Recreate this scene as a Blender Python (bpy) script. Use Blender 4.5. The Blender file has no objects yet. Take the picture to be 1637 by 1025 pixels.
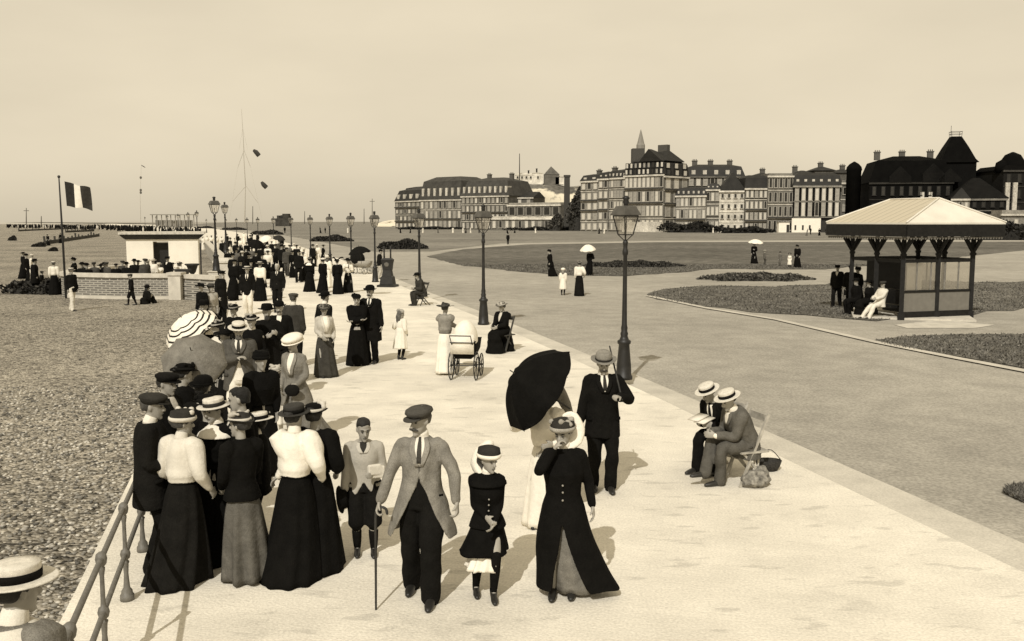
import bpy, bmesh, math, random, zlib
import numpy as np
from mathutils import Vector, Matrix
random.seed(7); np.random.seed(7)
R = math.radians
SC = bpy.context.scene
COL = SC.collection

# ------------------------------------------------------------------ camera
CAM_H = 3.35; FPX = 1500.0; PW, PH = 1637.0, 1025.0; HORIZON = 353.0
PITCH = math.atan((PH/2 - HORIZON)/FPX)
cd = bpy.data.cameras.new('camera'); cam = bpy.data.objects.new('camera', cd); COL.objects.link(cam)
cam.location = (0, 0, CAM_H); cam.rotation_euler = (math.pi/2 - PITCH, 0, 0)
cd.sensor_width = 36; cd.lens = 36*FPX/PW; cd.clip_start = .1; cd.clip_end = 9000
SC.camera = cam

# ------------------------------------------------------------------ sky and sun
SUN_EL, SUN_AZ = R(41), R(196)          # azimuth from +Y clockwise: the sun stands behind the viewer, to the left
w = bpy.data.worlds.new('World'); SC.world = w; w.use_nodes = True
nt = w.node_tree; bg = nt.nodes['Background']
sky = nt.nodes.new('ShaderNodeTexSky'); sky.sky_type = 'NISHITA'; sky.sun_disc = False
sky.sun_elevation = SUN_EL; sky.sun_rotation = SUN_AZ; sky.dust_density = 3.0; sky.air_density = 1.2
bw = nt.nodes.new('ShaderNodeRGBToBW'); nt.links.new(sky.outputs[0], bw.inputs[0])
pw = nt.nodes.new('ShaderNodeMath'); pw.operation = 'POWER'; pw.inputs[1].default_value = .115
nt.links.new(bw.outputs[0], pw.inputs[0])
mu = nt.nodes.new('ShaderNodeMix'); mu.data_type = 'RGBA'; mu.blend_type = 'MULTIPLY'; mu.inputs[0].default_value = 1
mu.inputs[7].default_value = (6.6, 5.78, 4.32, 1)
nt.links.new(pw.outputs[0], mu.inputs[6]); nt.links.new(mu.outputs[2], bg.inputs[0])
tcw = nt.nodes.new('ShaderNodeTexCoord'); mpw = nt.nodes.new('ShaderNodeMapping'); mpw.inputs['Scale'].default_value = (1, 1, 3.2); nzw = nt.nodes.new('ShaderNodeTexNoise'); nzw.inputs['Scale'].default_value = 2.2; nzw.inputs['Detail'].default_value = 5
nt.links.new(tcw.outputs['Generated'], mpw.inputs[0]); nt.links.new(mpw.outputs[0], nzw.inputs['Vector'])
mrw = nt.nodes.new('ShaderNodeMapRange'); mrw.inputs[1].default_value = .3; mrw.inputs[2].default_value = .7; mrw.inputs[3].default_value = .092; mrw.inputs[4].default_value = .108      # thin, even veil of cloud
nt.links.new(nzw.outputs[0], mrw.inputs[0]); nt.links.new(mrw.outputs[0], bg.inputs[1])
sd = bpy.data.lights.new('sun', 'SUN'); sd.energy = 3.35; sd.angle = R(.5); sd.color = (1, .965, .91)
sun = bpy.data.objects.new('sun', sd); COL.objects.link(sun)
sv = Vector((math.sin(SUN_AZ)*math.cos(SUN_EL), math.cos(SUN_AZ)*math.cos(SUN_EL), math.sin(SUN_EL)))
sun.rotation_euler = (-sv).to_track_quat('-Z', 'Y').to_euler(); sun.location = (-20, -40, 40)
SC.view_settings.view_transform = 'Standard'; SC.view_settings.look = 'None'
SC.view_settings.exposure = 0; SC.view_settings.gamma = 1
SC.cycles.max_bounces = 6; SC.cycles.transparent_max_bounces = 12

# ------------------------------------------------------------------ measuring: pixel of the photo + known height -> point in the place
def ray(px, py):
    u = (px - PW/2)/FPX; v = -(py - PH/2)/FPX
    return Vector((u, math.cos(PITCH) + v*math.sin(PITCH), -math.sin(PITCH) + v*math.cos(PITCH)))
def G(px, py, z=0.0):
    d = ray(px, py); k = (z - CAM_H)/d.z
    return Vector((0, 0, CAM_H)) + d*k
def ZAT(px, py, Y):                     # point of that pixel at depth Y
    d = ray(px, py); return Vector((0, 0, CAM_H)) + d*(Y/d.y)

# ------------------------------------------------------------------ materials (a sepia world)
TINT = (1.0, .935, .79)
_mc = {}
def mat(key, lum, rough=.8, var=.25, scale=6.0, bump=0.0, bscale=40.0, spec=.25, fine=0.0, fscale=300, metal=0):
    k = (key, lum)
    if k in _mc: return _mc[k]
    m = bpy.data.materials.new(key); m.use_nodes = True; t = m.node_tree; b = t.nodes['Principled BSDF']
    b.inputs['Roughness'].default_value = rough; b.inputs['Specular IOR Level'].default_value = spec
    b.inputs['Metallic'].default_value = metal
    tc = t.nodes.new('ShaderNodeTexCoord')
    n = t.nodes.new('ShaderNodeTexNoise'); n.inputs['Scale'].default_value = scale; n.inputs['Detail'].default_value = 6
    t.links.new(tc.outputs['Object'], n.inputs['Vector'])
    cr = t.nodes.new('ShaderNodeValToRGB')
    lo, hi = lum*(1-var), min(.92, lum*(1+var))
    cr.color_ramp.elements[0].position = .3; cr.color_ramp.elements[1].position = .7
    cr.color_ramp.elements[0].color = (lo*TINT[0], lo*TINT[1], lo*TINT[2], 1)
    cr.color_ramp.elements[1].color = (hi*TINT[0], hi*TINT[1], hi*TINT[2], 1)
    t.links.new(n.outputs[0], cr.inputs[0]); out = cr.outputs[0]
    if fine:
        n3 = t.nodes.new('ShaderNodeTexNoise'); n3.inputs['Scale'].default_value = fscale; n3.inputs['Detail'].default_value = 3
        t.links.new(tc.outputs['Object'], n3.inputs['Vector'])
        mr = t.nodes.new('ShaderNodeMapRange'); mr.inputs[1].default_value = .3; mr.inputs[2].default_value = .7
        mr.inputs[3].default_value = 1-fine; mr.inputs[4].default_value = 1+fine
        t.links.new(n3.outputs[0], mr.inputs[0])
        mx = t.nodes.new('ShaderNodeMix'); mx.data_type = 'RGBA'; mx.blend_type = 'MULTIPLY'; mx.inputs[0].default_value = 1
        t.links.new(out, mx.inputs[6]); t.links.new(mr.outputs[0], mx.inputs[7]); out = mx.outputs[2]
    t.links.new(out, b.inputs['Base Color'])
    if bump:
        n2 = t.nodes.new('ShaderNodeTexNoise'); n2.inputs['Scale'].default_value = bscale; n2.inputs['Detail'].default_value = 4
        t.links.new(tc.outputs['Object'], n2.inputs['Vector'])
        bp = t.nodes.new('ShaderNodeBump'); bp.inputs['Strength'].default_value = bump; bp.inputs['Distance'].default_value = .02
        t.links.new(n2.outputs[0], bp.inputs['Height']); t.links.new(bp.outputs[0], b.inputs['Normal'])
    _mc[k] = m
    return m
def cloth(lum):
    if lum < .03: lum = lum*.42
    return mat('cloth', lum, rough=.92, var=.22 if lum < .35 else .07, scale=9, bump=.5 if lum < .35 else .3, bscale=26, spec=.06, fine=.3 if lum < .35 else .1, fscale=160)
def skin(): return mat('skin', .30, rough=.6, var=.12, scale=14, spec=.3)
def leather(): return mat('leather', .018, rough=.45, var=.3, spec=.4)
def straw(lum=.55): return mat('straw', lum, rough=.75, var=.14, scale=30, bump=.25, bscale=220, fine=.2)
def iron(lum=.012): return mat('painted_iron', lum, rough=.5, var=.35, scale=8, spec=.4, bump=.1)

# ------------------------------------------------------------------ mesh helpers
class MB:
    def __init__(s): s.v = []; s.f = []; s.n = 0; s.mi = []
    def add(s, V, F, mi=0):
        V = np.asarray(V, float).reshape(-1, 3); s.v.append(V)
        s.f += [tuple(int(i)+s.n for i in f) for f in F]; s.mi += [mi]*len(F); s.n += len(V)
    def verts(s): return np.concatenate(s.v)
    def mesh(s, name):
        me = bpy.data.meshes.new(name); me.from_pydata(s.verts().tolist(), [], s.f)
        if any(s.mi): me.polygons.foreach_set('material_index', s.mi)
        return me
    # boxes, lathes, grids, tubes
    def box(s, c, size, rot=0, mi=0):
        x, y, z = [k/2 for k in size]; ca, sa = math.cos(rot), math.sin(rot)
        P = []
        for a, b, d in ((-1,-1,-1),(1,-1,-1),(1,1,-1),(-1,1,-1),(-1,-1,1),(1,-1,1),(1,1,1),(-1,1,1)):
            X, Y = a*x, b*y; P.append((c[0]+X*ca-Y*sa, c[1]+X*sa+Y*ca, c[2]+d*z))
        s.add(P, [(0,3,2,1),(4,5,6,7),(0,1,5,4),(1,2,6,5),(2,3,7,6),(3,0,4,7)], mi)
    def bar(s, a, b, wd, ht=None, mi=0):            # square bar between two points
        a, b = Vector(a), Vector(b); t = (b-a).normalized(); ht = ht or wd
        up = Vector((0,0,1)) if abs(t.z) < .95 else Vector((0,1,0))
        sd = t.cross(up).normalized(); u = sd.cross(t)
        P = []
        for q in (a, b):
            for i, j in ((-1,-1),(1,-1),(1,1),(-1,1)): P.append(q + sd*(i*wd/2) + u*(j*ht/2))
        s.add(P, [(0,1,2,3),(7,6,5,4),(0,4,5,1),(1,5,6,2),(2,6,7,3),(3,7,4,0)], mi)
    def lathe(s, prof, seg=16, M=None, sx=1, sy=1, mi=0, phase=0):
        P = []
        for r, z in prof:
            for k in range(seg):
                a = 2*math.pi*k/seg + phase; P.append((r*math.cos(a)*sx, r*math.sin(a)*sy, z))
        F = []
        m = len(prof)
        for i in range(m-1):
            for k in range(seg):
                k2 = (k+1) % seg; F.append((i*seg+k, i*seg+k2, (i+1)*seg+k2, (i+1)*seg+k))
        F.append(tuple(range(seg))[::-1]); F.append(tuple((m-1)*seg+k for k in range(seg)))
        if M is not None: P = [M @ Vector(p) for p in P]
        s.add(P, F, mi)
    def loft(s, rings, mi=0):                       # closed rings of equal length
        n = len(rings[0]); m = len(rings); P = [p for r in rings for p in r]; F = []
        for i in range(m-1):
            for k in range(n):
                k2 = (k+1) % n; F.append((i*n+k, i*n+k2, (i+1)*n+k2, (i+1)*n+k))
        F.append(tuple(range(n))[::-1]); F.append(tuple((m-1)*n+k for k in range(n)))
        s.add(P, F, mi)
    def tube(s, pts, rads, seg=10, ref=None, smooth=3, mi=0, dome=True):
        pts = [Vector(p) for p in pts]; rads = [(r, r) if not isinstance(r, (tuple, list)) else tuple(r) for r in rads]
        if smooth > 1 and len(pts) > 2:
            q = []; rr = []
            for i in range(len(pts)-1):
                p0 = pts[max(0, i-1)]; p1 = pts[i]; p2 = pts[i+1]; p3 = pts[min(len(pts)-1, i+2)]
                for k in range(smooth):
                    u = k/smooth
                    q.append(.5*((2*p1) + (p2-p0)*u + (2*p0-5*p1+4*p2-p3)*u*u + (3*p1-p0-3*p2+p3)*u**3))
                    rr.append(tuple(rads[i][j]*(1-u)+rads[i+1][j]*u for j in (0, 1)))
            q.append(pts[-1]); rr.append(rads[-1]); pts, rads = q, rr
        n = len(pts)
        T = [((pts[min(i+1, n-1)]-pts[max(i-1, 0)]).normalized()) for i in range(n)]
        ref = Vector(ref) if ref is not None else (Vector((1,0,0)) if abs(T[0].x) < .9 else Vector((0,1,0)))
        sd = (ref - T[0]*ref.dot(T[0])).normalized(); rings = []
        for i in range(n):
            if i: sd = (T[i-1].rotation_difference(T[i]) @ sd); sd = (sd - T[i]*sd.dot(T[i])).normalized()
            bn = T[i].cross(sd)
            rings.append([pts[i] + sd*(math.cos(2*math.pi*k/seg)*rads[i][0]) + bn*(math.sin(2*math.pi*k/seg)*rads[i][1]) for k in range(seg)])
        if dome:
            def d(c, ring, t, r): return [[c + t*(r*.6) + (p-c)*.72 for p in ring], [c + t*(r*.95) + (p-c)*.25 for p in ring]]
            a = d(pts[0], rings[0], -T[0], min(rads[0])); b = d(pts[-1], rings[-1], T[-1], min(rads[-1]))
            rings = a[::-1] + rings + b
        s.loft(rings, mi)
    def ball(s, c, r, seg=10, M=None, mi=0):
        r = (r, r, r) if not isinstance(r, (tuple, list)) else r
        rings = []
        for i in range(1, seg):
            a = math.pi*i/seg
            rings.append([Vector((math.sin(a)*math.cos(2*math.pi*k/seg)*r[0], math.sin(a)*math.sin(2*math.pi*k/seg)*r[1], -math.cos(a)*r[2])) for k in range(seg)])
        c = Vector(c)
        rings = [[c + ((M @ p) if M is not None else p) for p in q] for q in rings]
        s.loft(rings, mi)

TS = bpy.data.scenes.new('workshop')               # removed at the end
def finish(mb, name, m, parent=None, vox=0, smooth=3, disp=None, flat=False, mats=None):
    me = mb.mesh(name)
    if vox:
        ob = bpy.data.objects.new('tmp', me); TS.collection.objects.link(ob)
        md = ob.modifiers.new('r', 'REMESH'); md.mode = 'VOXEL'; md.voxel_size = vox
        if smooth: ms = ob.modifiers.new('s', 'SMOOTH'); ms.factor = .5; ms.iterations = smooth
        vl = TS.view_layers[0]; vl.update(); dg = vl.depsgraph
        me2 = bpy.data.meshes.new_from_object(ob.evaluated_get(dg), depsgraph=dg)
        bpy.data.objects.remove(ob); bpy.data.meshes.remove(me); me = me2; me.name = name
    else:
        bm = bmesh.new(); bm.from_mesh(me); bmesh.ops.recalc_face_normals(bm, faces=bm.faces); bm.to_mesh(me); bm.free()
    if disp is not None:
        n = len(me.vertices); co = np.empty(n*3); me.vertices.foreach_get('co', co); co = co.reshape(-1, 3)
        no = np.empty(n*3); me.vertex_normals.foreach_get('vector', no); no = no.reshape(-1, 3)
        me.vertices.foreach_set('co', disp(co, no).reshape(-1)); me.update()
    for x in (mats or [m]): me.materials.append(x)
    if not flat: me.polygons.foreach_set('use_smooth', [True]*len(me.polygons))
    o = bpy.data.objects.new(name, me); COL.objects.link(o)
    if parent: o.parent = parent
    return o
def tag(o, label=None, cat=None, group=None, kind=None):
    if label: o['label'] = label
    if cat: o['category'] = cat
    if group: o['group'] = group
    if kind: o['kind'] = kind
    return o
def empty(name, loc, rz=0, label=None, cat=None, group=None):
    o = bpy.data.objects.new(name, None); COL.objects.link(o); o.empty_display_size = .2
    o.location = loc; o.rotation_euler = (0, 0, rz)
    return tag(o, label, cat, group)
KIDS = {}
def copy_tree(o, parent=None):
    c = o.copy(); COL.objects.link(c)
    if parent: c.parent = parent
    for ch in list(o.children): copy_tree(ch, c)
    return c
# ------------------------------------------------------------------ people
EXTRA = dict(none=0, bowler=.045, boater=.045, cap=.02, tophat=.12, ladies=.07, plume=.12, toque=.06, beret=.05, fedora=.05, bonnet=.02, flowers=.07, bow=.02)
TM = dict(t=[-.55,-.30,-.18,-.05,.05,.18,.32,.42,.48,.525,.56], x=[.215,.215,.205,.192,.182,.172,.188,.19,.155,.088,.066], y=[.17,.165,.155,.142,.132,.128,.14,.125,.105,.082,.066], c=[0,0,0,0,0,.0,.005,0,-.01,-.012,-.01])
TW = dict(t=[-.55,-.30,-.15,-.02,.1,.2,.3,.4,.47,.52,.56], x=[.27,.235,.21,.178,.128,.148,.168,.165,.135,.078,.054], y=[.23,.205,.18,.152,.11,.132,.155,.135,.105,.075,.055], c=[0,0,0,0,0,.012,.03,.015,0,-.008,-.008])
def smoothnoise(seed, f=14, amp=.006, vert=.35):
    rs = np.random.RandomState(seed); K = rs.normal(0, f, (7, 3)); K[:, 2] *= vert; ph = rs.uniform(0, 6.28, 7)
    def d(co, no):
        h = np.zeros(len(co))
        for k, p in zip(K, ph): h += np.sin(co @ k + p)
        h = np.sign(h)*np.abs(h)**1.2/7
        return co + no*(h*amp)[:, None]
    return d
def ik(a, c, l1, l2, pole):
    a, c, pole = Vector(a), Vector(c), Vector(pole); v = c-a; d = v.length
    if d > (l1+l2)*.999: c = a + v*((l1+l2)*.999/d); v = c-a; d = v.length
    u = v.normalized(); k = (l1*l1 - l2*l2 + d*d)/(2*d); h = math.sqrt(max(0, l1*l1-k*k))
    p = pole - u*pole.dot(u); p = p.normalized() if p.length > 1e-5 else Vector((0, 1, 0))
    return a + u*k + p*h, c

def person(px, py, Ht, label, cat='woman', yaw=0, by='head', z0=0.0, lod=0, sex=None, girth=1.0, lean=0, side=0, twist=0,
           hyaw=0, hpitch=6, hroll=0, hs=1.0, rh=None, lh=None, rpole=None, lpole=None, rcurl=.5, lcurl=.5, rf=None, lf=None, sit=None,
           top=None, skirt=None, trousers=None, shoes=.018, hat=None, hair=None, beard=None, group=None, loc=None, extra=None):
    sex = sex or ('w' if cat in ('woman', 'girl') else 'm'); T = TW if sex == 'w' else TM
    ht = hat[0] if hat else 'none'; s = (Ht - EXTRA[ht])/1.75; Hd = s*hs
    if hs > 1: s = (Ht - EXTRA[ht])/(1.75 + .235*(hs-1)); Hd = s*hs
    P = loc if loc is not None else (G(px, py, z0) if by == 'feet' else G(px, py, z0+Ht))
    root = empty('person', (P[0], P[1], z0), R(yaw), label, cat, group)
    vb = (.0085, .015, .03)[lod]; vc = (.011, .018, .034)[lod]; seg = (14, 12, 8)[lod]
    FW = Vector((0, -1, 0)); sp = Vector((math.sin(R(side)), -math.sin(R(lean)), 1)); sp.z = math.sqrt(max(.1, 1-sp.x**2-sp.y**2))
    pel = Vector((0, 0, .95*s)) if sit is None else Vector((0, .0, sit+.09*s))
    RT = Matrix.Rotation(R(twist), 3, 'Z') @ Vector((1, 0, 0))      # to the figure's left
    def axis(t):
        if t >= 0: return pel + sp*(t*s)
        return pel + Vector((0, 0, t*s))
    def S(t, th, off=0.0):                # surface of the clothed trunk
        i = lambda k: float(np.interp(t, T['t'], T[k]))
        rt = RT if t > .3 else (Vector((1,0,0))*(1-max(0,t)/.3) + RT*(max(0,t)/.3)).normalized()
        fw = Vector((0,0,1)).cross(-rt).normalized()
        ax = sp if t > 0 else Vector((0,0,1)); fw = (fw - ax*fw.dot(ax)).normalized()
        return axis(t) + fw*(i('c')*s) + rt*((i('x')*s*girth+off)*math.sin(th)) + fw*((i('y')*s*girth+off)*math.cos(th))
    shd = axis(.455); w2 = (.152 if sex == 'w' else .175)*s*(1+.3*(girth-1)); shL, shR = shd + RT*w2, shd - RT*w2
    L1, L2 = .285*s, .245*s
    rh = Vector(rh)*s if rh else shR + Vector((-.05, -.05, -.51))*s
    lh = Vector(lh)*s if lh else shL + Vector((.05, -.05, -.51))*s
    eR, wR = ik(shR, rh, L1, L2, rpole or (-.5, 1, -.2)); eL, wL = ik(shL, lh, L1, L2, lpole or (.5, 1, -.2))
    hipR, hipL = pel + Vector((-.092, 0, -.03))*s, pel + Vector((.092, 0, -.03))*s
    rf = Vector(rf)*s if rf else Vector((-.085*s, (0 if sit is None else -.42*s), 0)); lf = Vector(lf)*s if lf else Vector((.085*s, (0 if sit is None else -.42*s), 0))
    if by == 'sitz': pass
    ankR, ankL = rf + Vector((0, .03, .085))*s, lf + Vector((0, .03, .085))*s
    kR, ankR = ik(hipR, ankR, .435*s, .43*s, (-.06, -1, .1)); kL, ankL = ik(hipL, ankL, .435*s, .43*s, (.06, -1, .1))
    # head frame
    nb = axis(.565); hd_o = nb + FW*(.018*s)
    HM = Matrix.Translation(hd_o) @ Matrix.Rotation(R(hyaw), 4, 'Z') @ Matrix.Rotation(R(hpitch), 4, 'X') @ Matrix.Rotation(R(hroll), 4, 'Y') @ Matrix.Scale(Hd, 4)
    hp = lambda x, y, z: HM @ Vector((x, y, z))
    # ---- the body: one continuous skin
    b = MB(); rings = []
    for t in (-.06, .0, .08, .16, .26, .36, .44, .49, .53):
        rings.append([S(t, 2*math.pi*k/seg, -.022*s) for k in range(seg)])
    b.loft(rings)
    b.tube([axis(.46), nb + FW*(.005*s), hp(0, -.0, .07)], [.062*s, .052*s, .05*Hd], seg, smooth=2)
    for sh, e, wr in ((shR, eR, wR), (shL, eL, wL)):
        b.tube([axis(.44), sh, (sh+e)/2, e, (e+wr)/2, wr], [.05*s, .056*s, .047*s, .039*s, .036*s, .027*s], max(8, seg-2), ref=(0, 1, 0), smooth=2)
    for h, k, a, f in ((hipR, kR, ankR, rf), (hipL, kL, ankL, lf)):
        b.tube([h+Vector((0,0,(-.03 if sex == 'w' else .05)*s)), h.lerp(k, .5), k, k.lerp(a, .35), a], [(.07 if sex == 'w' else .085)*s, .075*s, .054*s, .053*s, .036*s], seg-2, smooth=2)
        b.tube([a, f+Vector((0, -.03, .04))*s, f+Vector((0, -.14, .025))*s], [.035*s, .034*s, .022*s], 8, smooth=2)
    hrings = []
    for z, rx, ry, cy in ((0, .026, .026, -.058), (.02, .043, .05, -.04), (.05, .056, .068, -.022), (.08, .064, .083, -.008), (.115, .069, .09, .0), (.15, .073, .095, .004), (.185, .074, .096, .006), (.21, .066, .086, .006), (.228, .044, .058, .006), (.236, .014, .02, .006)):
        hrings.append([hp(rx*math.sin(2*math.pi*k/seg), cy - ry*math.cos(2*math.pi*k/seg), z) for k in range(seg)])
    b.loft(hrings)
    if lod < 2:
        b.tube([hp(0, -.086, .135), hp(0, -.103, .1), hp(0, -.112, .088), hp(0, -.088, .078)], [.009*Hd, .014*Hd, .018*Hd, .012*Hd], 8, smooth=2)
        for q in (-1, 1): b.ball(hp(q*.075, .012, .112), (.012*Hd, .02*Hd, .032*Hd), 8)
        b.ball(hp(0, -.076, .012), .024*Hd, 8); b.ball(hp(0, -.083, .05), (.024*Hd, .016*Hd, .014*Hd), 8)
        b.tube([hp(-.045, -.078, .142), hp(0, -.092, .143), hp(.045, -.078, .142)], [.011*Hd]*3, 8, smooth=2)
    # hands with four fingers and a thumb
    for side_, e, wr, curl in ((-1, eR, wR, rcurl), (1, eL, wL, lcurl)):
        d = (wr-e).normalized(); ref = FW if abs(d.dot(FW)) < .75 else Vector((0, 0, 1))
        tt = (ref - d*ref.dot(d)).normalized(); n = d.cross(tt); n = n if n.dot(Vector((-side_, 0, 0)) + Vector((0, .15, 0))) > 0 else -n
        if lod == 2: b.tube([wr, wr+d*.08*s, wr+d*.15*s+n*.02*s], [.026*s, .036*s, .02*s], 6, smooth=1); continue
        hs_ = s*1.04
        b.tube([wr-d*.01*hs_, wr+d*.04*hs_, wr+d*.088*hs_], [(.028*hs_, .02*hs_), (.04*hs_, .017*hs_), (.04*hs_, .014*hs_)], 10, ref=tt, smooth=2)
        for off, ln, r in ((.031, .074, .0098), (.0105, .083, .0102), (-.0105, .076, .0098), (-.030, .058, .0088)):
            q = wr + d*.085*hs_ + tt*off*hs_; pp = [q - d*.02*hs_, q]; dd = d + tt*(off*1.6)
            for j in range(3):
                dd = (Matrix.Rotation(curl*(.55+.2*j), 3, d.cross(n)) @ dd).normalized(); q = q + dd*(ln/3*hs_); pp.append(q.copy())
            b.tube(pp, [r*hs_*1.05, r*hs_*1.08, r*hs_, r*hs_*.95, r*hs_*.82], 7, smooth=1)
        q = wr + d*.028*hs_ + tt*.03*hs_; dd = (d*.75 + tt*.6 + n*.35).normalized()
        b.tube([q-dd*.02*hs_, q+dd*.03*hs_, q+(dd*.052+n*.012+d*.006)*hs_], [.015*hs_, .0125*hs_, .0095*hs_], 7, smooth=2)
    eyes = [hp(q*.032, -.083, .122) for q in (-1, 1)]; mouth = hp(0, -.092, .058)
    fdir = (HM.to_3x3() @ Vector((0, -1, 0))).normalized()
    def face(co, no):
        for c, r, dpt in ((eyes[0], .024*Hd, .007*Hd), (eyes[1], .024*Hd, .007*Hd)):
            d2 = ((co-np.array(c))**2).sum(1)/(r*r); co = co - np.array(fdir)[None]*(dpt*np.exp(-d2))[:, None]
        return co
    body = finish(b, 'body', skin(), root, vb, 2 if lod < 2 else 1, face if lod == 0 else None)
    if lod == 0:
        for e in eyes:
            m = MB(); m.ball(e + fdir*(.001*Hd) , (.0125*Hd, .009*Hd, .007*Hd), 8, HM.to_3x3().normalized()); finish(m, 'eye', mat('eye', .03, .3, spec=.5), body)
    if lod == 0:
        m = MB(); m.tube([hp(-.022, -.094, .05), hp(0, -.1005, .051), hp(.022, -.094, .05)], [.0035*Hd, .005*Hd, .0035*Hd], 6); finish(m, 'mouth', mat('lips', .10, .5), body)
    hl = (hair or ('short', .02)); hm = mat('hair', hl[1], .7, .4, 20, .5, 90)
    if lod < 2 and hl[0] != 'bald':
        m = MB(); big = {'short': 1.09, 'up': 1.24, 'long': 1.16}[hl[0]]
        for z0_, z1_ in ((.10, .236),):
            rr = []
            for z, rx, ry, cy in ((.075, .05, .04, .052), (.10, .066, .068, .034), (.14, .0735, .08, .026), (.185, .0745, .094, .010), (.213, .066, .086, .006), (.232, .044, .058, .006), (.241, .014, .02, .006)):
                rr.append([hp(rx*big*math.sin(2*math.pi*k/seg), cy+.006 - ry*big*math.cos(2*math.pi*k/seg)*(1 if math.cos(2*math.pi*k/seg) < 0 else .98), z*(1 if z < .2 else 1.02)) for k in range(seg)])
            m.loft(rr)
        if hl[0] == 'up': m.ball(hp(0, .10, .15), (.055*Hd, .05*Hd, .05*Hd), 10)
        if hl[0] == 'long': m.tube([hp(0, .07, .15), hp(0, .10, .04), hp(0, .085, -.08), hp(0, .075, -.2)], [(.07*Hd, .05*Hd), (.085*Hd, .045*Hd), (.085*Hd, .035*Hd), (.04*Hd, .02*Hd)], 10, ref=(1, 0, 0))
        finish(m, 'hair', hm, root, vc if lod else .008, 2, smoothnoise(3, 55, .006*Hd, 1))
        if lod == 0 and hl[1] < .2:
            for q in (-1, 1):
                m = MB(); m.tube([hp(q*.016, -.0935, .143), hp(q*.034, -.0905, .148), hp(q*.05, -.079, .142)], [.0045*Hd, .0055*Hd, .003*Hd], 6); finish(m, 'eyebrow', hm, body)
    if beard and lod < 2:
        m = MB()
        if beard[0] == 'moustache':
            m.tube([hp(-.045, -.084, .052), hp(-.022, -.104, .066), hp(0, -.106, .07), hp(.022, -.104, .066), hp(.045, -.084, .052)], [.007*Hd, .013*Hd, .011*Hd, .013*Hd, .007*Hd], 8)
            finish(m, 'moustache', mat('hair', beard[1], .7, .4, 20, .5, 90), root)
        else:
            m.ball(hp(0, -.072, .012), (.052*Hd, .042*Hd, .05*Hd), 10); m.ball(hp(0, -.085, .06), (.045*Hd, .02*Hd, .018*Hd), 8); m.ball(hp(0, -.06, -.02), (.04*Hd, .035*Hd, .05*Hd), 10)
            finish(m, 'beard', mat('hair', beard[1], .7, .4, 20, .5, 90), root, .01, 2)
    # ---- shoes
    for f, a in ((rf, ankR), (lf, ankL)):
        if shoes is None or (skirt and skirt.get('hem', .02) < .05 and lod): break
        m = MB(); g = Vector((0, 0, f.z))
        m.tube([a+Vector((0, .005, .05))*s, a+Vector((0, .008, -.01))*s, f+Vector((0, .0, .045))*s], [.046*s, .045*s, .043*s], 10, smooth=2)
        m.tube([f+Vector((0, .062, .038))*s, f+Vector((0, -.02, .042))*s, f+Vector((0, -.11, .034))*s, f+Vector((0, -.185, .026))*s], [(.036*s, .036*s), (.042*s, .042*s), (.046*s, .033*s), (.03*s, .023*s)], 10, ref=(1, 0, 0))
        finish(m, 'shoe', mat('leather', shoes, .45, .3, spec=.4), root, (.012, .016, .026)[lod] , 2)
    # ---- trousers
    if trousers is not None:
        tc = trousers if isinstance(trousers, dict) else dict(col=trousers)
        m = MB(); cuff = tc.get('cuff', .04); wd = tc.get('wide', 1.0)
        m.loft([[S(t, 2*math.pi*k/seg, .006*s-.02*s*(t > .1)) for k in range(seg)] for t in (-.1, -.04, .04, .12, .17)])
        for h, k, a in ((hipR, kR, ankR), (hipL, kL, ankL)):
            end = k.lerp(a, tc['knee']) if 'knee' in tc else a + (a-k).normalized()*cuff*s
            mid = k.lerp(end, .5)
            rr = [.11, .102, .086, .08, .076] if 'knee' not in tc else [.11, .108, .098, .1, .066]
            m.tube([h+Vector((0, 0, .03*s)), h.lerp(k, .5), k, mid, end], [r*s*wd for r in rr], seg, smooth=3)
        finish(m, 'trousers', cloth(tc['col']), root, vc, 3, smoothnoise(zlib.crc32(label.encode()) % 997, 22, .015*s, .9) if lod < 2 else None)
        if 'knee' in tc:
            m = MB()
            for k, a in ((kR, ankR), (kL, ankL)):
                m = MB(); m.tube([k.lerp(a, .4), k.lerp(a, .65), a], [.062*s, .058*s, .045*s], 10, smooth=2); finish(m, 'stocking', cloth(tc.get('stock', .02)), root)
    elif skirt and skirt.get('hem', .02) > .12 and lod < 2:
        for k, a in ((kR, ankR), (kL, ankL)):
            m = MB(); m.tube([k.lerp(a, -.1), k.lerp(a, .4), k.lerp(a, .7), a], [.062*s, .06*s, .05*s, .04*s], 10, smooth=2); finish(m, 'stocking', cloth(skirt.get('stock', .02)), root)
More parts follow.
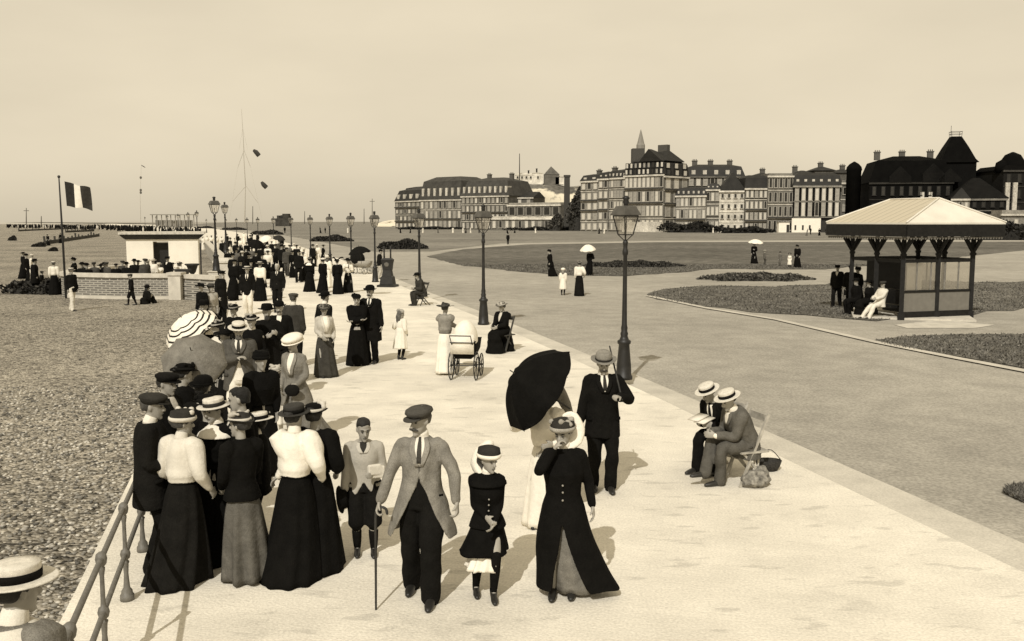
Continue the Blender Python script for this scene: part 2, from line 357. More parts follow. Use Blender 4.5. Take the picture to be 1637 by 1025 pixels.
    # ---- skirt
    def skirt_mesh(name, col, wt, hem, fl=1.0, tr=0.0, fold=.05, nf=9, sx=0.0, off=0.0, flat_front=.8, hipw=1.0):
        m = MB(); rs = random.Random(len(label)*7+nf); ph = [rs.uniform(0, 6.28) for _ in range(5)]
        n = (64, 44, 20)[lod]; rings = []; rows = (16, 11, 6)[lod]
        topz = axis(wt); hz = hem*s
        zs = [topz.z + (hz-topz.z)*(i/rows) for i in range(rows+1)]
        for i, z in enumerate(zs):
            u = i/rows; c = Vector((topz.x*(1-min(1, u*2.5)), topz.y*(1-min(1, u*2.5)), z))
            dd = (topz.z - z)/s
            rx = np.interp(dd, [0, .08, .2, .5, 1.05], [.125, .16*hipw, .188*hipw, .20+.03*fl, .19+.105*fl])*s*girth + off
            ry = np.interp(dd, [0, .08, .2, .5, 1.05], [.105, .145*hipw, .175*hipw, .19+.03*fl, .18+.115*fl])*s*girth + off
            ring = []
            for k in range(n):
                th = 2*math.pi*k/n
                a = sum(math.sin((nf+q*3)*th + ph[q] + u*.6)*(.5**q) for q in range(3))
                f = 1 + fold*(1.7 if lod else 2.1)*u**.7*(a*.45 + .35*abs(math.sin((nf*.5+.5)*th + ph[4] + u*.9))-.15)
                bx = rx*f*math.sin(th) + sx*s*u**2
                by = -ry*f*math.cos(th)*(flat_front if math.cos(th) > 0 else 1) + (tr*s*u**2.2*(1 if math.cos(th) < .2 else .25))
                ring.append(c + Vector((bx, by, .012*s*u*math.sin(5*th+ph[3]) if u > .95 else 0)))
            rings.append(ring)
        m.loft(rings)
        return finish(m, name, cloth(col), root, 0)
    if skirt and sit is None:
        skirt_mesh('skirt', skirt['col'], skirt.get('waist', .1), skirt.get('hem', .02), skirt.get('flare', 1), skirt.get('train', .12), skirt.get('fold', .05), skirt.get('nf', 9), skirt.get('sx', 0))
        if 'under' in skirt:
            u = skirt['under']; skirt_mesh('petticoat', u[0], -.2, u[1], skirt.get('flare', 1)*.85, skirt.get('train', .1)*.7, .07, 12, skirt.get('sx', 0), -.012*s, .95)
    elif skirt:
        m = MB(); kn = (kR+kL)/2; an = (ankR+ankL)/2; hz = skirt.get('hem', .02)*s
        m.tube([axis(.12), axis(.0)+Vector((0, .0, .0)), pel.lerp(kn, .5)+Vector((0, 0, -.0)), kn + Vector((0, -.02*s, -.02*s)), kn.lerp(an, .5)+Vector((0, 0, 0)), Vector((an.x, an.y, hz))],
               [(.125*s, .11*s), (.2*s, .18*s), (.2*s, .15*s), (.2*s, .13*s), (.22*s, .17*s), (.29*s, .26*s)], 24, ref=(1, 0, 0), dome=False)
        m.tube([axis(-.02), Vector((0, .1*s, hz+.25*s)), Vector((0, .1*s, hz))], [(.19*s, .19*s), (.2*s, .17*s), (.24*s, .2*s)], 20, dome=False, ref=(1, 0, 0))
        finish(m, 'skirt', cloth(skirt['col']), root, (.016, .02, .034)[lod], 3, smoothnoise(5, 20, .02*s, .8))
    # ---- upper garment
    if top:
        k = top['kind']; col = top['col']; m = MB(); hem = top.get('hem', {'jacket': -.17, 'coat': -.5, 'blouse': .08, 'bodice': .06, 'tunic': -.12}[k]); hi = top.get('collar', .535)
        gap = top.get('gap', 0); flare = top.get('flare', 0); loose = top.get('loose', .012)*s
        tv = [hem + (hi-hem)*i/12 for i in range(13)]; thk = max(.022*s, vc*2.2)
        gapf = lambda t: (gap*float(np.interp(t, [hem, top.get('button', .2), top.get('button', .2)+.02], [1, .02, 0])) if gap else 0)
        outer, inner = [], []; sg = seg*2
        for t in tv:
            g = gapf(t); fl = flare*max(0, (top.get('button', .12) - t))*s + (max(0, .1-t)/.6*top.get('back', 0)*s)
            blou = (.02*s*math.exp(-((t-.16)/.05)**2) if k == 'blouse' else 0)
            if gap:
                outer.append([S(t, g + (2*math.pi-2*g)*q/sg, loose+fl+blou) for q in range(sg+1)]); inner.append([S(t, g + (2*math.pi-2*g)*q/sg, loose+fl-thk) for q in range(sg+1)])
            else: outer.append([S(t, 2*math.pi*q/sg, loose+fl+blou) for q in range(sg)])
        if gap:
            rr = [o + i[::-1] for o, i in zip(outer, inner)]; m.loft(rr)
            m.loft([[S(t, 2*math.pi*q/sg, loose*.4) for q in range(sg)] for t in (.3, .4, .47, .52)])
        else: m.loft(outer)
        puff = top.get('puff', 0); rl = top.get('sleeve', .94)
        for sh, e, wr in ((shR, eR, wR), (shL, eL, wL)):
            st = sh.lerp(axis(.44), .35); cu = e.lerp(wr, rl)
            if puff: rads = [.075, .082+.04*puff, .078+.03*puff, .066+.012*puff, .068, .05, .042]
            elif sex == 'w': rads = [.07, .07, .06, .055, .052, .047, .044]
            else: rads = [.078, .08, .071, .066, .062, .06, .058]
            m.tube([st, sh, sh.lerp(e, .4), e, e.lerp(cu, .4), e.lerp(cu, .85), cu], [r*s*top.get('arm', 1)*(1+.5*(girth-1)) for r in rads], seg, ref=(0, 1, 0), smooth=3)
        nm = {'jacket': 'jacket', 'coat': 'coat', 'blouse': 'blouse', 'bodice': 'bodice', 'tunic': 'tunic'}[k]
        g_ob = finish(m, nm, cloth(col), root, vc, 3, smoothnoise(zlib.crc32(label.encode()) % 991, 19, .013*s, .45) if lod < 2 else None)
        DR = top.get('drift', 0)
        if DR:
            me_ = g_ob.data; n_ = len(me_.vertices); c_ = np.empty(n_*3); me_.vertices.foreach_get('co', c_); c_ = c_.reshape(-1, 3); u_ = np.clip((pel.z - c_[:, 2])/(.86*s), 0, 1)**2.2; c_[:, 0] += u_*DR*s*np.clip(.35 + c_[:, 0]/(.3*s), 0, 1.2); me_.vertices.foreach_set('co', c_.reshape(-1)); me_.update()
        def patch(name, t0, t1, w0, w1, off, mt, par=root, c0=0, c1=0, n=8, q=9):
            mm = MB(); A = []; B = []
            for i in range(n):
                t = t0+(t1-t0)*i/(n-1); wd = w0+(w1-w0)*i/(n-1); c = c0+(c1-c0)*i/(n-1)
                A.append([S(t, c - wd + 2*wd*j/(q-1), off*s) for j in range(q)]); B.append([S(t, c + wd - 2*wd*j/(q-1), (off-.03)*s) for j in range(q)])
            mm.loft([a+b_ for a, b_ in zip(A, B)]); return finish(mm, name, mt, par, 0)
        if lod < 2:
            wl = top.get('loose', .012)
            if top.get('seam'): patch('front_edge', top.get('button', .2), top.get('vlow', .4), .035, .035, wl+.006, cloth(col*.45), g_ob, q=4)
            if 'shirt' in top:
                t0 = top.get('vlow', .30); patch('shirt', t0, .535, .03, .42, wl+.012, cloth(top['shirt']))
                if top.get('tie') is not None: patch('tie', t0+.02, .54, .10, .10, wl+.02, cloth(top['tie']))
                if k in ('jacket', 'coat') and lod == 0:
                    for q in (-1, 1): patch('lapel', t0-.01, .53, .1, .16, wl+.018, cloth(col*1.25), g_ob, q*.1, q*.52)
            if 'vest' in top: patch('waistcoat', top.get('vesthem', -.06), .36, top.get('vestw', .5), .3, top.get('vestoff', -.004), cloth(top['vest']))
            if 'belt' in top: 
                mm = MB(); mm.loft([[S(t, 2*math.pi*j/24, .014*s) for j in range(24)] for t in (.075, .085, .12, .13)]); finish(mm, 'belt', cloth(top['belt']), root)
            if 'neck' in top:
                mm = MB(); mm.tube([axis(.52)+FW*.0, axis(.555)+FW*.006*s, hp(0, 0, .025)], [.072*s, .066*s, .058*s], 14, smooth=2, dome=False); finish(mm, 'collar', cloth(top['neck']), root, 0)
            if 'cuff' in top:
                for e, wr in ((eR, wR), (eL, wL)):
                    mm = MB(); mm.tube([e.lerp(wr, .88), e.lerp(wr, 1.0)], [.045*s, .042*s], 10, smooth=1); finish(mm, 'cuff', cloth(top['cuff']), root)
            if 'yoke' in top: 
                mm = MB(); mm.loft([[S(t, 2*math.pi*j/24, .02*s + fl_) for j in range(24)] for t, fl_ in ((.4, .045*s), (.45, .05*s), (.5, .02*s), (.53, 0))]); finish(mm, 'cape_collar', cloth(top['yoke']), root, vc, 2)
            if k in ('jacket', 'coat') and lod == 0 and sex == 'm':
                for q in (-1, 1): patch('pocket_flap', -.03, .005, .26, .26, wl+.016, cloth(col*.75), g_ob, q*1.05, q*1.05, 3, 5)
            if 'buttons' in top and lod == 0:
                for i in range(top['buttons']):
                    mm = MB(); mm.ball(S(.05+i*.075, .0, (wl+.012)*s), .011*s, 7); finish(mm, 'button', mat('button', .25, .4), g_ob)
        if 'apron' in top: patch('apron', -.5, .1, .7, .5, .1, cloth(top['apron']))
    # ---- hat
    if hat: make_hat(hat, HM, root, lod)
    if extra: extra(locals())
    return root

def make_hat(hat, HM, parent, lod, base=.165):
    kind, col = hat[0], hat[1]; band = hat[2] if len(hat) > 2 else .015; tilt = hat[3] if len(hat) > 3 else -6; wide = hat[4] if len(hat) > 4 else 1.0
    M = HM @ Matrix.Translation((0, .008, base)) @ Matrix.Rotation(R(tilt), 4, 'X'); seg = (28, 18, 10)[lod]
    m = MB(); mt = straw(col) if kind in ('boater',) else cloth(col)
    bandp = None
    def brim(r, n_r, curl, x=1.0, y=1.12, thick=.007, roll=0, inner=.06):
        top, bot = [], []; m2 = []
        prof = [(inner, .0), (n_r, .0), ((n_r+r)/2, curl*.25), (r*.95, curl*.8), (r, curl)]
        pr = [(a, b+thick) for a, b in prof] + [(a, b) for a, b in prof[::-1]]
        rings = []
        for a, z in pr:
            ring = []
            for k in range(seg):
                th = 2*math.pi*k/seg; lift = roll*max(0, (a-n_r)/max(1e-4, r-n_r))**1.5*(abs(math.sin(th))**1.5)
                ring.append(M @ Vector((a*math.sin(th)*x, -a*math.cos(th)*y, z+lift)))
            rings.append(ring)
        m.loft(rings)
    if kind == 'boater':
        m.lathe([(.05, .0), (.1, 0), (.1, .075), (.097, .083), (.05, .086), (.01, .087)], seg, M, 1, 1.14); brim(.165*wide, .1, 0); bandp = [(.1025, .006), (.1035, .03), (.1025, .048), (.095, .048), (.095, .006)]
    elif kind in ('bowler', 'fedora'):
        h = .115 if kind == 'bowler' else .108
        pr = [(.06, 0), (.103, 0), (.105, .03), (.1, .07), (.085, .095), (.055, h), (.01, h+.003)] if kind == 'bowler' else [(.06, 0), (.104, 0), (.102, .05), (.093, .09), (.075, h), (.04, h-.008), (.01, h-.014)]
        m.lathe(pr, seg, M, 1, 1.16); brim((.148 if kind == 'bowler' else .162)*wide, .103, -.004, roll=.035 if kind == 'bowler' else .02); bandp = [(.106, .006), (.108, .02), (.107, .032), (.098, .032), (.098, .006)]
    elif kind == 'tophat':
        m.lathe([(.06, 0), (.1, 0), (.097, .06), (.1, .14), (.105, .155), (.02, .158)], seg, M, 1, 1.14); brim(.145, .1, -.003, roll=.03); bandp = [(.104, .004), (.104, .035), (.098, .035), (.098, .004)]
    elif kind == 'cap':
        m.lathe([(.05, -.015), (.094, -.015), (.1, .01), (.118, .032), (.112, .055), (.085, .072), (.03, .08), (.005, .08)], seg, M @ Matrix.Translation((0, -.006, 0)) @ Matrix.Rotation(R(5), 4, 'X'), 1, 1.16)
        vs = []
        for z in (.0, .009): vs.append([M @ Vector((.09*math.sin(a), -.075 - .095*max(0, math.cos(a))**.8, z-.018-.018*max(0, math.cos(a)))) for a in np.linspace(-1.6, 1.6, 13)])
        m.loft(vs)
    elif kind == 'bonnet':
        m.lathe([(.05, -.06), (.105, -.05), (.125, .0), (.122, .05), (.09, .085), (.03, .1), (.005, .1)], seg, M @ Matrix.Translation((0, .03, 0)), 1, 1.05)
        brim(.15*wide, .1, .03, roll=-.02)
    elif kind == 'beret':
        m.lathe([(.06, -.02), (.1, -.015), (.14*wide, .03), (.145*wide, .06), (.11*wide, .095), (.05, .11), (.005, .112)], seg, M, 1, 1.15); brim(.15*wide, .1, -.012); bandp = [(.106, -.02), (.11, .0), (.1, .012), (.09, .0)]
    elif kind == 'toque':
        m.lathe([(.06, -.02), (.108, -.02), (.118, .03), (.11, .08), (.06, .1), (.005, .104)], seg, M, 1, 1.1); bandp = [(.112, -.02), (.125, .0), (.122, .025), (.1, .025), (.1, -.02)]
    elif kind == 'bow':
        for q in (-1, 1): m.ball(M @ Vector((q*.07, .02, .05)), (.08, .03, .055), 10)
    else:                                             # ladies', plume, flowers
        m.lathe([(.05, 0), (.098, 0), (.1, .04), (.088, .075), (.05, .088), (.005, .09)], seg, M, 1, 1.1); brim(.19*wide, .098, -.004, roll=.03); bandp = [(.105, .004), (.112, .018), (.106, .04), (.095, .04), (.095, .004)]
    o = finish(m, 'hat', mt, parent, 0)
    if bandp and lod < 2:
        mb = MB(); mb.lathe(bandp + [bandp[0]], seg, M, 1, 1.15); finish(mb, 'hat_band', cloth(band), o)
    if kind in ('plume', 'flowers', 'ladies', 'toque') and lod < 2 and len(hat) < 6:
        rs = random.Random(int(col*1000)+len(kind)); mb = MB()
        for i in range(16 if kind == 'flowers' else 9):
            a = rs.uniform(-2.2, 2.2); rr = rs.uniform(.05, .115)
            mb.ball(M @ Vector((rr*math.sin(a), -rr*math.cos(a), rs.uniform(.04, .1))), rs.uniform(.02, .036)*HM.to_scale().x, 6)
        if kind == 'plume':
            for q in (-.3, .25): mb.tube([M @ Vector((q*.2, -.06, .05)), M @ Vector((q*.5, .0, .15)), M @ Vector((q*.9, .1, .17)), M @ Vector((q, .19, .1))], [.02, .035, .035, .01], 8)
        finish(mb, {'plume': 'plume', 'flowers': 'hat_flowers'}.get(kind, 'hat_trimming'), cloth(band if kind != 'flowers' else .4), o, .012 if lod == 0 else .02, 2)
    return o
# ------------------------------------------------------------------ the setting: ground, beach, promenade, road, lawns
def sheet(name, pts, z, m, thick=0.0, kind='structure', label=None, cat=None, sub=0):
    bm = bmesh.new(); vs = [bm.verts.new((p[0], p[1], z)) for p in pts]; f = bm.faces.new(vs)
    bmesh.ops.recalc_face_normals(bm, faces=[f])
    if f.normal.z < 0: f.normal_flip()
    if thick:
        r = bmesh.ops.extrude_face_region(bm, geom=[f]); vv = [e for e in r['geom'] if isinstance(e, bmesh.types.BMVert)]
        for v in vv: v.co.z = z - thick
        bmesh.ops.recalc_face_normals(bm, faces=bm.faces)
    bmesh.ops.triangulate(bm, faces=[f for f in bm.faces if len(f.verts) > 4])
    me = bpy.data.meshes.new(name); bm.to_mesh(me); bm.free(); me.materials.append(m)
    o = bpy.data.objects.new(name, me); COL.objects.link(o)
    return tag(o, label, cat, None, kind)
def ragged(L, step=1.1, amp=.16, far=90):
    out = []; rs = random.Random(len(L))
    for i in range(len(L)):
        a, b = Vector(L[i]), Vector(L[(i+1) % len(L)]); n = max(1, min(60, int((b-a).length/step))) if min(a.y, b.y) < far else 1
        for k in range(n): p = a.lerp(b, k/n); out.append((p.x + (rs.gauss(0, amp) if k else 0), p.y + (rs.gauss(0, amp*2.2) if k else 0)))
    return out
def gp(L, z=0.0): return [tuple(G(x, y, z).xy) for x, y in L]

def ground_mat(key, lum, var, scale, fine, fscale, bump, bscale, patch=0, pscale=.15):
    """earth and stone surfaces: broad mottling, mid-size blotches and grain"""
    m = bpy.data.materials.new(key); m.use_nodes = True; t = m.node_tree; b = t.nodes['Principled BSDF']; b.inputs['Roughness'].default_value = .95
    b.inputs['Specular IOR Level'].default_value = .08
    tc = t.nodes.new('ShaderNodeTexCoord'); cur = None
    for sc_, amp, det in ((pscale, patch, 3), (scale, var, 5), (fscale, fine, 2)):
        n = t.nodes.new('ShaderNodeTexNoise'); n.inputs['Scale'].default_value = sc_; n.inputs['Detail'].default_value = det
        t.links.new(tc.outputs['Object'], n.inputs['Vector'])
        mr = t.nodes.new('ShaderNodeMapRange'); mr.inputs[1].default_value = .3; mr.inputs[2].default_value = .7; mr.inputs[3].default_value = 1-amp; mr.inputs[4].default_value = 1+amp
        t.links.new(n.outputs[0], mr.inputs[0])
        if cur is None: cur = mr.outputs[0]
        else:
            q = t.nodes.new('ShaderNodeMath'); q.operation = 'MULTIPLY'; t.links.new(cur, q.inputs[0]); t.links.new(mr.outputs[0], q.inputs[1]); cur = q.outputs[0]
    mx = t.nodes.new('ShaderNodeMix'); mx.data_type = 'RGBA'; mx.blend_type = 'MULTIPLY'; mx.inputs[0].default_value = 1
    mx.inputs[6].default_value = (lum*TINT[0], lum*TINT[1], lum*TINT[2], 1); t.links.new(cur, mx.inputs[7]); t.links.new(mx.outputs[2], b.inputs['Base Color'])
    n2 = t.nodes.new('ShaderNodeTexNoise'); n2.inputs['Scale'].default_value = bscale; n2.inputs['Detail'].default_value = 4; t.links.new(tc.outputs['Object'], n2.inputs['Vector'])
    bp = t.nodes.new('ShaderNodeBump'); bp.inputs['Strength'].default_value = bump; bp.inputs['Distance'].default_value = .03
    t.links.new(n2.outputs[0], bp.inputs['Height']); t.links.new(bp.outputs[0], b.inputs['Normal'])
    return m, t, b, tc
M_ROAD = ground_mat('rolled_gravel', .33, .12, 1.2, .22, 22, .5, 30, .12, .12)[0]
M_PATH = ground_mat('sand_path', .42, .10, 1.5, .16, 24, .4, 30, .08, .2)[0]
M_LAWN = ground_mat('lawn_grass', .125, .38, .9, .5, 9, 1.0, 16, .22, .07)[0]
M_LAWN2 = ground_mat('dry_lawn_grass', .20, .22, .6, .35, 7, 1.0, 14, .2, .05)[0]
M_STONE = mat('pale_stone', .52, .9, .14, 3, .3, 30, .1, .12, 60)
# promenade: pale cement with faint scored courses
M_PROM, t_, b_, tc_ = ground_mat('pale_cement', .69, .10, 1.1, .12, 40, .3, 35, .08, .3)
br = t_.nodes.new('ShaderNodeTexBrick'); br.inputs['Scale'].default_value = 1; br.inputs['Brick Width'].default_value = .24; br.inputs['Row Height'].default_value = .12; br.inputs['Mortar Size'].default_value = .008
br.inputs['Color1'].default_value = (1, 1, 1, 1); br.inputs['Color2'].default_value = (.955, .955, .955, 1); br.inputs['Mortar'].default_value = (.94, .94, .94, 1)
mp = t_.nodes.new('ShaderNodeMapping'); mp.inputs['Rotation'].default_value = (0, 0, R(14)); t_.links.new(tc_.outputs['Object'], mp.inputs[0]); t_.links.new(mp.outputs[0], br.inputs[0])
mx_ = t_.nodes.new('ShaderNodeMix'); mx_.data_type = 'RGBA'; mx_.blend_type = 'MULTIPLY'; mx_.inputs[0].default_value = 1
t_.links.new(b_.inputs['Base Color'].links[0].from_socket, mx_.inputs[6]); t_.links.new(br.outputs[0], mx_.inputs[7]); t_.links.new(mx_.outputs[2], b_.inputs['Base Color'])
nst = t_.nodes.new('ShaderNodeTexNoise'); nst.inputs['Scale'].default_value = .9; nst.inputs['Detail'].default_value = 8; nst.inputs['Roughness'].default_value = .7; t_.links.new(tc_.outputs['Object'], nst.inputs['Vector'])
mst = t_.nodes.new('ShaderNodeMapRange'); mst.inputs[1].default_value = .56; mst.inputs[2].default_value = .68; mst.inputs[3].default_value = 1; mst.inputs[4].default_value = .84; t_.links.new(nst.outputs[0], mst.inputs[0])
mxs = t_.nodes.new('ShaderNodeMix'); mxs.data_type = 'RGBA'; mxs.blend_type = 'MULTIPLY'; mxs.inputs[0].default_value = 1; t_.links.new(mx_.outputs[2], mxs.inputs[6]); t_.links.new(mst.outputs[0], mxs.inputs[7]); t_.links.new(mxs.outputs[2], b_.inputs['Base Color'])
nsd = t_.nodes.new('ShaderNodeTexNoise'); nsd.inputs['Scale'].default_value = 3.2; nsd.inputs['Detail'].default_value = 4; mpd = t_.nodes.new('ShaderNodeMapping'); mpd.inputs['Scale'].default_value = (.55, 1.6, 1); mpd.inputs['Rotation'].default_value = (0, 0, R(-20))
t_.links.new(tc_.outputs['Object'], mpd.inputs[0]); t_.links.new(mpd.outputs[0], nsd.inputs['Vector'])
msd = t_.nodes.new('ShaderNodeMapRange'); msd.inputs[1].default_value = .60; msd.inputs[2].default_value = .66; msd.inputs[3].default_value = 1; msd.inputs[4].default_value = .82; t_.links.new(nsd.outputs[0], msd.inputs[0])
mxd = t_.nodes.new('ShaderNodeMix'); mxd.data_type = 'RGBA'; mxd.blend_type = 'MULTIPLY'; mxd.inputs[0].default_value = 1; t_.links.new(mxs.outputs[2], mxd.inputs[6]); t_.links.new(msd.outputs[0], mxd.inputs[7]); t_.links.new(mxd.outputs[2], b_.inputs['Base Color'])
# shingle: voronoi pebbles, each its own grey
m = bpy.data.materials.new('shingle'); m.use_nodes = True; t = m.node_tree; b = t.nodes['Principled BSDF']; b.inputs['Roughness'].default_value = .85; b.inputs['Specular IOR Level'].default_value = .15
tc = t.nodes.new('ShaderNodeTexCoord'); sizes = []
for scl in (19, 8):
    vo = t.nodes.new('ShaderNodeTexVoronoi'); vo.inputs['Scale'].default_value = scl; t.links.new(tc.outputs['Object'], vo.inputs['Vector']); sizes.append(vo)
bwn = t.nodes.new('ShaderNodeRGBToBW'); t.links.new(sizes[0].outputs['Color'], bwn.inputs[0])
bw2 = t.nodes.new('ShaderNodeRGBToBW'); t.links.new(sizes[1].outputs['Color'], bw2.inputs[0])
ad = t.nodes.new('ShaderNodeMix'); ad.inputs[0].default_value = .4; t.links.new(bwn.outputs[0], ad.inputs[2]); t.links.new(bw2.outputs[0], ad.inputs[3])
nz = t.nodes.new('ShaderNodeTexNoise'); nz.inputs['Scale'].default_value = .16; nz.inputs['Detail'].default_value = 5; t.links.new(tc.outputs['Object'], nz.inputs['Vector'])
ad2 = t.nodes.new('ShaderNodeMix'); ad2.inputs[0].default_value = .36; t.links.new(ad.outputs[0], ad2.inputs[2]); t.links.new(nz.outputs[0], ad2.inputs[3])
cr = t.nodes.new('ShaderNodeValToRGB'); e = cr.color_ramp.elements; e[0].position = .3; e[1].position = .72
e[0].color = (.05, .045, .036, 1); e[1].color = (.50, .453, .362, 1); t.links.new(ad2.outputs[0], cr.inputs[0])
t.links.new(cr.outputs[0], b.inputs['Base Color'])
bp = t.nodes.new('ShaderNodeBump'); bp.inputs['Strength'].default_value = 1; bp.inputs['Distance'].default_value = .05; bp.invert = True
t.links.new(sizes[0].outputs['Distance'], bp.inputs['Height']); t.links.new(bp.outputs[0], b.inputs['Normal'])
M_SHINGLE = m

Z_B, Z_R = -.25, -.12                              # levels of the beach and of the road
left = [(-60, 1290), (60, 1064), (119, 948), (211, 760), (270, 640), (318, 540), (345, 484), (366, 452), (352, 425), (330, 400), (312, 386), (285, 373), (250, 366), (210, 361.5), (160, 358)]
right = [(180, 357.6), (260, 360.3), (340, 365.5), (405, 375), (470, 391), (540, 413), (600, 438), (650, 461), (760, 505), (870, 553), (1060, 640), (1250, 731), (1637, 915), (2300, 1230)]
sheet('promenade', gp(left + right, 0), 0, M_PROM, .4)
mid = [G(x, y, 0).xy for x, y in [(700, 1400), (560, 700), (470, 470), (380, 395), (280, 366.5), (180, 358)]]
sheet('beach', [tuple(p) for p in mid] + [(-330, 1000), (-1300, 1000), (-300, -40)], Z_B, M_SHINGLE)
sheet('road', [tuple(p) for p in mid][::-1] + [(60, -30), (900, -30), (2300, 2600), (-1400, 2600), (-330, 1000)][:] , Z_R, M_ROAD)
m = mat('sea_water', .42, .6, .06, .02, .2, .3, .5)
sheet('sea', [(-2400, -45), (-200, -45), (-200, 2600), (-2400, 2600)], -1.2, m)
m = ground_mat('kerb_stone', .58, .1, 2, .1, 30, .3, 20)[0]
# the kerb line of the promenade: the real step of the slab; a gutter band beside it
gut = [G(x, y, 0).xy for x, y in right[6:]]
def strip(name, line, wd, off, z, mt):
    a, b2 = [], []
    for i, p in enumerate(line):
        q = Vector(line[min(i+1, len(line)-1)]) - Vector(line[max(i-1, 0)]); q.normalize(); nn = Vector((-q.y, q.x))
        a.append(tuple(Vector(p) + nn*off)); b2.append(tuple(Vector(p) + nn*(off+wd)))
    return sheet(name, a + b2[::-1], z, mt)
M_GUT = ground_mat('worn_gutter', .50, .08, 2, .12, 40, .3, 25, .1, .5)[0]
strip('gutter', gut, .85, .02, Z_R+.004, M_GUT)
# lawns
LAWNS = []
lawn_far = [(682, 410), (720, 421), (800, 432), (900, 441), (985, 447), (1070, 436), (1120, 433), (1320, 433), (1545, 412), (1637, 402), (2400, 396), (2400, 368.5), (620, 365.5), (590, 367), (560, 372), (470, 371), (560, 388), (610, 393)]
LAWNS.append(ragged(gp([(682, 410), (730, 423), (810, 433), (900, 440), (1000, 442), (1085, 436), (1140, 430), (1320, 431), (1545, 410), (1640, 400), (2400, 394), (2400, 389.5), (1637, 386.5), (1050, 387.5), (840, 391), (740, 399)], Z_R))); sheet('lawn', LAWNS[-1], Z_R+.02, M_LAWN)
LAWNS.append(ragged(gp([(690, 402), (800, 389), (1050, 384.5), (1637, 383), (2400, 385), (2400, 355), (600, 354.6), (380, 355.2), (330, 357), (300, 360), (360, 364), (430, 372), (520, 388), (600, 402.5)], Z_R))); sheet('lawn', LAWNS[-1], Z_R+.02, M_LAWN2)
LAWNS.append(ragged(gp([(1034, 471), (1080, 461), (1150, 457), (1240, 459), (1330, 452), (1400, 447), (1560, 452), (1640, 450), (2100, 446), (2100, 520), (1640, 492), (1560, 503), (1400, 514), (1240, 502), (1120, 490), (1050, 479)], Z_R))); sheet('lawn', LAWNS[-1], Z_R+.02, M_LAWN)
LAWNS.append(ragged(gp([(1396, 545), (1450, 538), (1540, 535), (1640, 535), (2100, 535), (2300, 700), (1900, 652), (1640, 590), (1500, 566)], Z_R))); sheet('lawn', LAWNS[-1], Z_R+.02, M_LAWN)
LAWNS.append(ragged(gp([(1604, 790), (1618, 780), (1660, 778), (1900, 810), (1900, 850), (1640, 806)], Z_R))); sheet('lawn', LAWNS[-1], Z_R+.02, M_LAWN)  # small dark wedge at the right edge, drawn in the lawn material
kb = [G(x, y, Z_R).xy for x, y in [(690, 412), (800, 436), (900, 452), (1034, 474), (1130, 494), (1240, 512), (1400, 549), (1520, 573), (1640, 596), (1900, 660), (2300, 790)]]
strip('kerb', kb[3:], .30, -.1, Z_R+.034, M_GUT)
sheet('path', gp([(700, 405), (800, 391), (1050, 386), (1637, 384.6), (2400, 386), (2400, 388.6), (1637, 386), (1050, 387), (800, 393), (720, 402)], Z_R), Z_R+.008, M_PATH)
sheet('path', gp([(1430, 520), (1500, 512), (1590, 520), (1560, 525), (1450, 525)], Z_R), Z_R+.012, M_STONE)
# loose pebbles on the near shingle (nobody could count them)
mb = MB(); ico = bmesh.new(); bmesh.ops.create_icosphere(ico, subdivisions=1, radius=1)
iv = np.array([v.co[:] for v in ico.verts]); iff = [[v.index for v in f.verts] for f in ico.faces]; ico.free()
rs = np.random.RandomState(4); V = []; F = []; MI = []; n = 0
p0, p1 = G(119, 948, 0).xy, G(318, 540, 0).xy
for i in range(14000):
    d = rs.rand()**1.6; Y = 3.2 + d*17; 
    xe = p0.x + (p1.x-p0.x)*(Y-p0.y)/(p1.y-p0.y); X = xe - .06 - rs.rand()**1.1*(4.2+Y*.25)
    r = rs.uniform(.014, .032)*(1+.3*(rs.rand() < .08)); a = rs.uniform(0, 6.28); ca, sa = math.cos(a), math.sin(a)
    q = iv*np.array([r*rs.uniform(.9, 1.5), r*rs.uniform(.8, 1.1), r*rs.uniform(.45, .75)])
    q = np.stack([q[:, 0]*ca-q[:, 1]*sa+X, q[:, 0]*sa+q[:, 1]*ca+Y, q[:, 2]+Z_B+r*.3], 1)
    V.append(q); F += [tuple(k+n for k in f) for f in iff]; MI += [int(rs.rand()*4)]*len(iff); n += len(iv)
me = bpy.data.meshes.new('pebbles'); me.from_pydata(np.concatenate(V).tolist(), [], F); me.polygons.foreach_set('material_index', MI); me.polygons.foreach_set('use_smooth', [True]*len(F))
for l in (.09, .2, .33, .5): me.materials.append(mat('pebble', l, .7, .2, 30))
o = bpy.data.objects.new('pebbles', me); COL.objects.link(o); tag(o, None, None, None, 'stuff')

